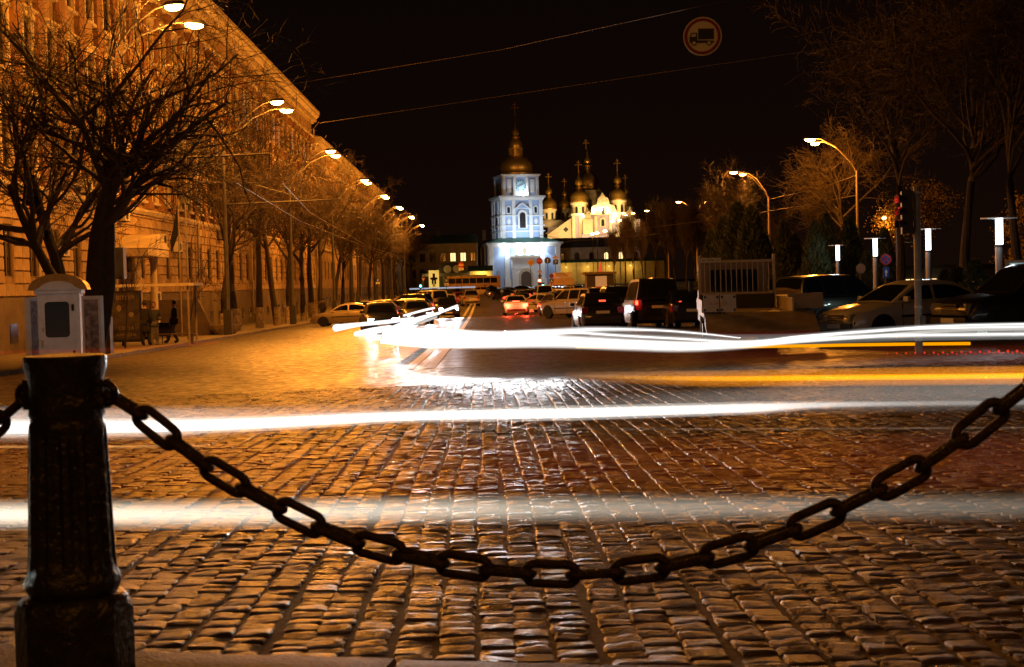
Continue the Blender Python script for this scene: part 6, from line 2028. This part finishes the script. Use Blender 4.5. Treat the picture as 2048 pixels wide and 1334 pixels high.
def chain(label, pts, first_flat):
    """pts: 3D polyline of the chain's centre; alternate links lie flat towards us and edge on"""
    t = thing('iron_chain', label, 'chain', pts[0], 0, 'chains between the bollards')
    base = Vector(pts[0])
    # dense curve (Catmull-Rom)
    P = [Vector(p) for p in pts]; dense = []
    for i in range(len(P) - 1):
        p0, p1, p2, p3 = P[max(0, i - 1)], P[i], P[i + 1], P[min(len(P) - 1, i + 2)]
        for k in range(40):
            u = k / 40
            dense.append(.5 * ((2 * p1) + (p2 - p0) * u + (2 * p0 - 5 * p1 + 4 * p2 - p3) * u * u + (3 * p1 - p0 - 3 * p2 + p3) * u ** 3))
    dense.append(P[-1])
    acc = [0]
    for a, b in zip(dense, dense[1:]): acc.append(acc[-1] + (b - a).length)
    pitch = LO - 4 * LW_ + .002
    n = int(acc[-1] / pitch)
    pitch = acc[-1] / n
    def atd(s):
        for i in range(len(acc) - 1):
            if acc[i + 1] >= s: return dense[i].lerp(dense[i + 1], (s - acc[i]) / max(1e-9, acc[i + 1] - acc[i]))
        return dense[-1]
    for i in range(n):
        a, b = atd(i * pitch), atd((i + 1) * pitch)
        c = (a + b) / 2; tx_ = (b - a).normalized()
        side = Vector((0, 0, 1)); side = (side - tx_ * side.dot(tx_)).normalized()
        nrm = tx_.cross(side)
        ang = (0 if (i + first_flat) % 2 == 0 else pi / 2) + random.uniform(-.12, .12)
        y_ = side * cos(ang) + nrm * sin(ang); z_ = tx_.cross(y_)
        o = link('chain_link', lk, t)
        M = Matrix((tx_, y_, z_)).transposed().to_4x4(); M.translation = c - base
        o.matrix_local = M
    return t
cp = [(212, 783), (232, 795), (285, 831), (405, 925), (545, 1008), (690, 1075), (855, 1119), (1020, 1143), (1190, 1148), (1365, 1125), (1540, 1076), (1705, 1006), (1870, 916), (2010, 807), (2076, 757)]
def cd_(px): return BD + .03 - (px - 140) / (2200 - 140) * .58
chain('heavy black iron chain sagging from the bollard across the whole foreground', [Pt(a, b, cd_(a)) for a, b in cp], 1)
chain('short end of chain rising to the bollard at the left edge', [Pt(a, b, BD + .06) for a, b in [(66, 783), (40, 800), (-5, 845), (-90, 915), (-200, 970), (-400, 1030), (-700, 1060)]], 1)
rb = Pt(2076, 757, cd_(2076))
bollard('black fluted cast iron bollard outside the view on the right, holding the chain end', rb.x + .128 * cos(ka), rb.y + .128 * sin(ka), ka)

# ================================================================== LIGHT LEFT BY PASSING CARS
def vmat(name, col, strength, ramp=None):
    """glowing air along a passing lamp's path; ramp = [(x_world, factor)...] along the street crossing"""
    if name in MATS: return MATS[name]
    m = bpy.data.materials.new(name); m.use_nodes = True
    n = m.node_tree; n.nodes.clear()
    o = n.nodes.new('ShaderNodeOutputMaterial'); e = n.nodes.new('ShaderNodeEmission')
    e.inputs[0].default_value = (*col, 1); e.inputs[1].default_value = strength
    if ramp:
        g_ = n.nodes.new('ShaderNodeTexCoord'); s_ = n.nodes.new('ShaderNodeSeparateXYZ')
        mr = n.nodes.new('ShaderNodeMapRange'); x0, x1 = ramp[0][0], ramp[-1][0]
        mr.inputs[1].default_value = x0; mr.inputs[2].default_value = x1
        cr = n.nodes.new('ShaderNodeValToRGB')
        els = cr.color_ramp.elements
        els[0].position = 0; els[0].color = (ramp[0][1],) * 3 + (1,)
        els[1].position = 1; els[1].color = (ramp[-1][1],) * 3 + (1,)
        for x, f in ramp[1:-1]:
            el = els.new((x - x0) / (x1 - x0)); el.color = (f, f, f, 1)
        mu = n.nodes.new('ShaderNodeMath'); mu.operation = 'MULTIPLY'; mu.inputs[1].default_value = strength
        n.links.new(g_.outputs['Object'], s_.inputs[0]); n.links.new(s_.outputs['X'], mr.inputs[0]); n.links.new(mr.outputs[0], cr.inputs[0])
        n.links.new(cr.outputs[0], mu.inputs[0]); n.links.new(mu.outputs[0], e.inputs[1])
    n.links.new(e.outputs[0], o.inputs['Volume'])
    MATS[name] = m
    return m
def smat(name, col, strength):
    if name in MATS: return MATS[name]
    m = bpy.data.materials.new(name); m.use_nodes = True
    n = m.node_tree; n.nodes.clear()
    o = n.nodes.new('ShaderNodeOutputMaterial'); e = n.nodes.new('ShaderNodeEmission')
    e.inputs[0].default_value = (*col, 1); e.inputs[1].default_value = strength
    n.links.new(e.outputs[0], o.inputs[0])
    MATS[name] = m
    return m
def dense_path(pts, n=10):
    P = [Vector(p) for p in pts]; o = []
    for i in range(len(P) - 1):
        p0, p1, p2, p3 = P[max(0, i - 1)], P[i], P[i + 1], P[min(len(P) - 1, i + 2)]
        for k in range(n):
            u = k / n
            o.append(.5 * ((2 * p1) + (p2 - p0) * u + (2 * p0 - 5 * p1 + 4 * p2 - p3) * u * u + (3 * p1 - p0 - 3 * p2 + p3) * u ** 3))
    o.append(P[-1])
    return o
TG = 'light trails of passing cars'
def trail(label, pts, rpx, m, n=10, taper=None, parent=None):
    """pts: (px, py, depth); rpx radius in photograph pixels (number or list)"""
    P = dense_path([Pt(*p) for p in pts], n)
    rl = rpx if hasattr(rpx, '__len__') else [rpx] * len(pts)
    R = []
    for i in range(len(pts) - 1):
        for k in range(n):
            u = k / n; d = pts[i][2] + (pts[i + 1][2] - pts[i][2]) * u
            R.append((rl[i] + (rl[i + 1] - rl[i]) * u) * d / FPX)
    R.append(rl[-1] * pts[-1][2] / FPX)
    q = MB(); q.tube(P, R, 12)
    o = q.obj('light_trail' if parent is None else 'strand', m, parent, True)
    if parent is None: tag(o, label, 'light trail', TG)
    return o
def shells(label, pts, rpx, mats, scales, n=8):
    """a soft edged beam: nested glowing shells, widest and faintest outside"""
    t = thing('light_trail', label, 'light trail', (0, 0, 0), 0, TG)
    for m, k in zip(mats, scales):
        trail('', pts, [r * k for r in rpx] if hasattr(rpx, '__len__') else rpx * k, m, n, parent=t)
    return t
# nearest: pale soft beam low over the setts
R1 = [(-2.6, 1.55), (-1.4, 1.25), (-.6, .9), (.4, .42), (1.6, .2), (2.8, .1)]
shells('nearest pale soft light trail, low over the setts behind the chain', [(-700, 1031, 6.0), (400, 1028, 6.05), (850, 1020, 6.1), (1500, 1015, 6.15), (2700, 1011, 6.2)], 33,
       [vmat('pale_beam_outer', (1, .9, .7), 1.0, R1), vmat('pale_beam_middle', (1, .9, .7), 2.0, R1), vmat('pale_beam_inner', (1, .92, .76), 3.0, R1), vmat('pale_beam_core', (1, .94, .8), 3.5, R1)], [1, .8, .6, .36])
# second: white core with a veil
RA = [(-3.4, 1.5), (-1.5, .9), (0, .5), (1.2, .6), (3.4, .6)]
RC = [(-3.4, 1.0), (-.5, 1.2), (1.3, 1.1), (2.0, .9), (2.6, .42), (3.5, .2)]
a2 = [(-700, 858, 8.4), (300, 853, 8.45), (800, 833, 8.5), (1150, 826, 8.5), (1500, 816, 8.5), (1750, 808, 8.5), (2700, 800, 8.5)]
shells('long white light trail across the middle of the setts, bright cored', a2, [20, 18, 14, 16, 14, 7, 6], [vmat('white_core_outer', (1, .95, .88), 5, RC), vmat('white_core', (1.0, .97, .93), 13, RC)], [1, .66])
shells('pale veil of light round the long white trail, fading to grey at the right', [(a, b - 8 - max(0, (a - 900) * .012), d + .3) for a, b, d in a2], [42, 36, 22, 22, 32, 38, 40], [vmat('white_veil_outer', (1, .93, .84), .45, RA), vmat('white_veil', (1, .93, .84), .5, RA), vmat('white_veil_inner', (1, .94, .86), .5, RA)], [1, .8, .5])
trail('short pale veil at the left end of the long white trail', [(-700, 836, 8.9), (300, 833, 8.9), (700, 827, 8.9), (1000, 824, 8.9)], [20, 18, 11, 3], vmat('white_veil_low', (1.0, .9, .8), 1.1, [(-3.4, 1.6), (-1.8, .9), (-.6, .3), (.4, .06), (1.0, 0)]))
trail('thin amber light streak just under the long white trail at the left', [(-700, 894, 8.0), (200, 893, 8.0), (420, 890, 8.0)], 2.4, vmat('amber_streak', (1, .55, .2), 22))
trail('second thin amber light streak at the left, close under the white', [(-700, 880, 8.1), (250, 872, 8.1), (400, 868, 8.1)], 3, vmat('amber_streak2', (1, .6, .35), 14))
trail('hair thin pale light streak over the setts at the right', [(880, 853, 8.2), (1300, 858, 8.2), (1700, 857, 8.2), (2700, 852, 8.2)], 1.5, vmat('hair_streak', (1, .8, .65), 9, [(-.5, .1), (.8, .6), (2, .9), (4, 1)]))
# amber indicator trails
V4 = vmat('amber_veil', (1, .3, .005), 4.2, [(.3, .05), (1.6, .8), (3, .8), (5.2, 1)])
V4c = vmat('amber_core', (1, .42, .0), 19, [(.6, .03), (1.5, .55), (2.5, 1), (5.4, 1)])
trail('broad amber veil of light above the white trail at the right', [(1130, 752, 11.6), (1400, 757, 11.6), (1700, 754, 11.6), (2700, 742, 11.6)], [8, 17, 19, 22], V4)
trail('bright amber light trail inside the broad amber veil', [(1160, 752, 11.5), (1400, 757, 11.5), (1700, 755, 11.5), (2700, 745, 11.5)], [3, 5.5, 6, 6.5], V4c)
trail('thin straight amber light trail under the white ribbon', [(1152, 693, 29.5), (1500, 693, 29.5), (1760, 689, 29.5), (1940, 687, 29.5)], 3.2, smat('amber_line', (1, .36, .0), 1.05))
# red tail lamp glow, dotted
def dots():
    q = MB()
    for k in range(16):
        px = 1775 + k * 18.5; d = 19.0
        for ox, oy, r in ((0, -.33 * k, 3.2), (9, 3 - .3 * k, 2.2 if k > 4 else 1.2)):
            p = Pt(px + ox, 707 + oy, d); rr = r * d / FPX * (.55 + .45 * k / 15)
            q.lathe([(.001, -rr), (rr * .7, -rr * .7), (rr, 0), (rr * .7, rr * .7), (.001, rr)], 8, p, cap=False)
    o = q.obj('light_trail', smat('red_dots', (1, .05, .02), .75), None, True)
    tag(o, 'dotted red tail lamp trail at the right under the amber line', 'light trail', TG)
dots()
trail('dull red haze added for tail lamp light between the white ribbon and amber veil', [(900, 712, 18.0), (1300, 714, 18), (1700, 712, 18), (2700, 706, 18)], [6, 16, 20, 24], vmat('red_haze', (1, .05, .012), .12, [(-1, .1), (1, .7), (5, 1), (8, 1)]))  # faint red volume added to redden the road
trail('dark red haze added for tail lamp light low over the setts in mid view', [(-700, 925, 7.4), (600, 935, 7.4), (1300, 930, 7.4), (2700, 915, 7.4)], 62, vmat('red_haze2', (1, .06, .012), .10))  # wide red volume added to tint the setts, on no lamp's path
trail('thin red streak on the road before the waiting people', [(-40, 706, 34), (200, 700, 34), (330, 692, 34), (440, 684, 36)], 4, vmat('red_haze3', (1, .04, .01), 1.1, [(-13, .8), (-8, .5), (-6, .2)]))

# the big ribbon: cars coming down the street and turning right across the view
RIB = thing('light_trail', 'great white ribbon of headlamp light turning from the street to the right edge', 'light trail', (0, 0, 0), 0, TG)
W5 = smat('white_ribbon', (1.0, .98, .96), 1.25)
W5d = smat('white_ribbon_soft', (1.0, .95, .88), .55)
D = 26.5
def ribbon(pts, r):
    trail('', pts, [x * .3 for x in r], W5, parent=RIB)
    trail('', pts, [x * .8 for x in r], vmat('ribbon_glow', (1, .97, .93), 4.6), parent=RIB)
    trail('', pts, [x * 1.08 for x in r], vmat('ribbon_glow_outer', (1, .96, .9), 1.0), parent=RIB)
ribbon([(765, 682, 31), (850, 688, 29.5), (960, 690, 28), (1100, 688, 27), (1250, 693, 26.3), (1360, 697, 26), (1480, 692, 26), (1600, 680, 26.2), (1760, 672, 26.5), (1960, 669, 26.8), (2600, 664, 27)], [6, 9, 9, 10, 10, 9, 8, 7, 6, 5.5, 5])
ribbon([(770, 670, 32), (850, 674, 30), (960, 679, 28.4), (1100, 676, 27.4), (1250, 682, 26.6), (1400, 688, 26.4), (1560, 680, 26.4), (1720, 664, 26.7), (1900, 656, 27), (2600, 645, 27.4)], [7, 10, 10, 9, 7, 6, 5, 4.5, 4.5, 4.5])
ribbon([(785, 662, 33), (880, 664, 31), (980, 670, 29), (1080, 667, 28), (1180, 659, 27.4), (1300, 660, 27), (1400, 667, 26.8), (1480, 676, 26.7)], [7, 8, 10, 10, 7, 5, 4, 2.5])
ribbon([(1010, 668, 28.2), (1120, 664, 27.8), (1240, 671, 27.3), (1350, 677, 27), (1500, 684, 26.9), (1600, 672, 27), (1750, 662, 27.2), (1950, 650, 27.5), (2600, 641, 27.8)], [8, 6, 5, 5, 5, 3.5, 4.5, 4.5, 4.5])
trail('', [(1100, 682, 27.6), (1300, 687, 26.9), (1500, 688, 26.7), (1700, 676, 26.9), (1950, 660, 27.2), (2600, 654, 27.4)], [7, 6, 4, 3, 2.5, 2.2], W5d, parent=RIB)
V5 = vmat('ribbon_veil', (1, .96, .9), .55)
trail('', [(1180, 668, 27.8), (1400, 680, 27.4), (1600, 678, 27.3), (1900, 664, 27.6), (2600, 656, 28)], [10, 14, 12, 18, 18], V5, parent=RIB)
# streaks coming down the lane
trail('headlamp streak nearest the left kerb, ending in front of the gold sedan', [(672, 656, 46), (720, 649, 49), (780, 643, 52), (826, 637, 55)], [7.5, 4, 4, 3.4], W5)
trail('short thick headlamp streak left of the great ribbon', [(712, 668, 40), (745, 662, 42), (780, 656, 45)], [5, 7, 6], W5)
trail('headlamp streak joining the great ribbon from the left lane', [(775, 664, 38), (815, 647, 46), (850, 634, 58), (880, 626, 70)], [8, 7, 4, 2.4], W5)
trail('far headlamp streak high in the left lane', [(808, 631, 60), (850, 620, 76), (868, 616, 84)], [2.2, 2.4, 2], W5)
trail('far headlamp streak beside the other, near the centre line', [(862, 631, 62), (885, 623, 74), (914, 612, 98)], [2.2, 2.5, 3], W5)
trail('low headlamp streak between the left lane cars', [(818, 652, 48), (850, 642, 54), (873, 634, 62)], [2.6, 3, 2], W5d)
# red streaks of the braking queue
RD = smat('red_streak', (1, .06, .02), 2.6)
trail('red brake lamp streak over the white sedan', [(1008, 596, 118), (1030, 591, 128), (1060, 590, 140)], 2.6, RD)
trail('second red brake lamp streak, higher in the braking queue', [(1025, 590, 140), (1045, 585, 150), (1056, 583, 160)], 2.2, RD)
trail('slanting red brake lamp streak right of the braking queue', [(1045, 596, 118), (1064, 602, 108)], 1.6, smat('red_streak_dim', (1, .05, .02), .8))
trail('thin pale light streak before the memorial panel', [(820, 578, 240), (880, 576, 250), (950, 574, 262)], 1.4, smat('pale_far_streak', (.7, .8, 1), .5))

# added spots, standing in for the beams the passing headlamps threw ahead
for px, py, d, wt in ((780, 664, 40, 70), (810, 668, 36, 95), (840, 678, 31, 90), (880, 682, 29.6, 110), (920, 684, 28.8, 150), (970, 680, 28.3, 200), (1030, 676, 27.8, 260), (1100, 676, 27.4, 200), (860, 630, 60, 700), (905, 614, 92, 1500)):
    p = Pt(px, py, d)
    light('added_trail_spot', 'SPOT', (.93, .96, 1), wt, tuple(p + Vector((0, -.25, .05))), RIB, .32, target=tuple(p + Vector((-p.x * .35 + .3, -12, .1))), spot=46, blend=.9)

_p = Pt(930, 682, 29)  # one more added spot, on no headlamp's course, brightens the white booth
light('added_trail_spot', 'SPOT', (.93, .96, 1), 520, tuple(_p + Vector((0, .2, .25))), RIB, .2, target=tuple(at(116, 41, 1.4)), spot=11, blend=.8)
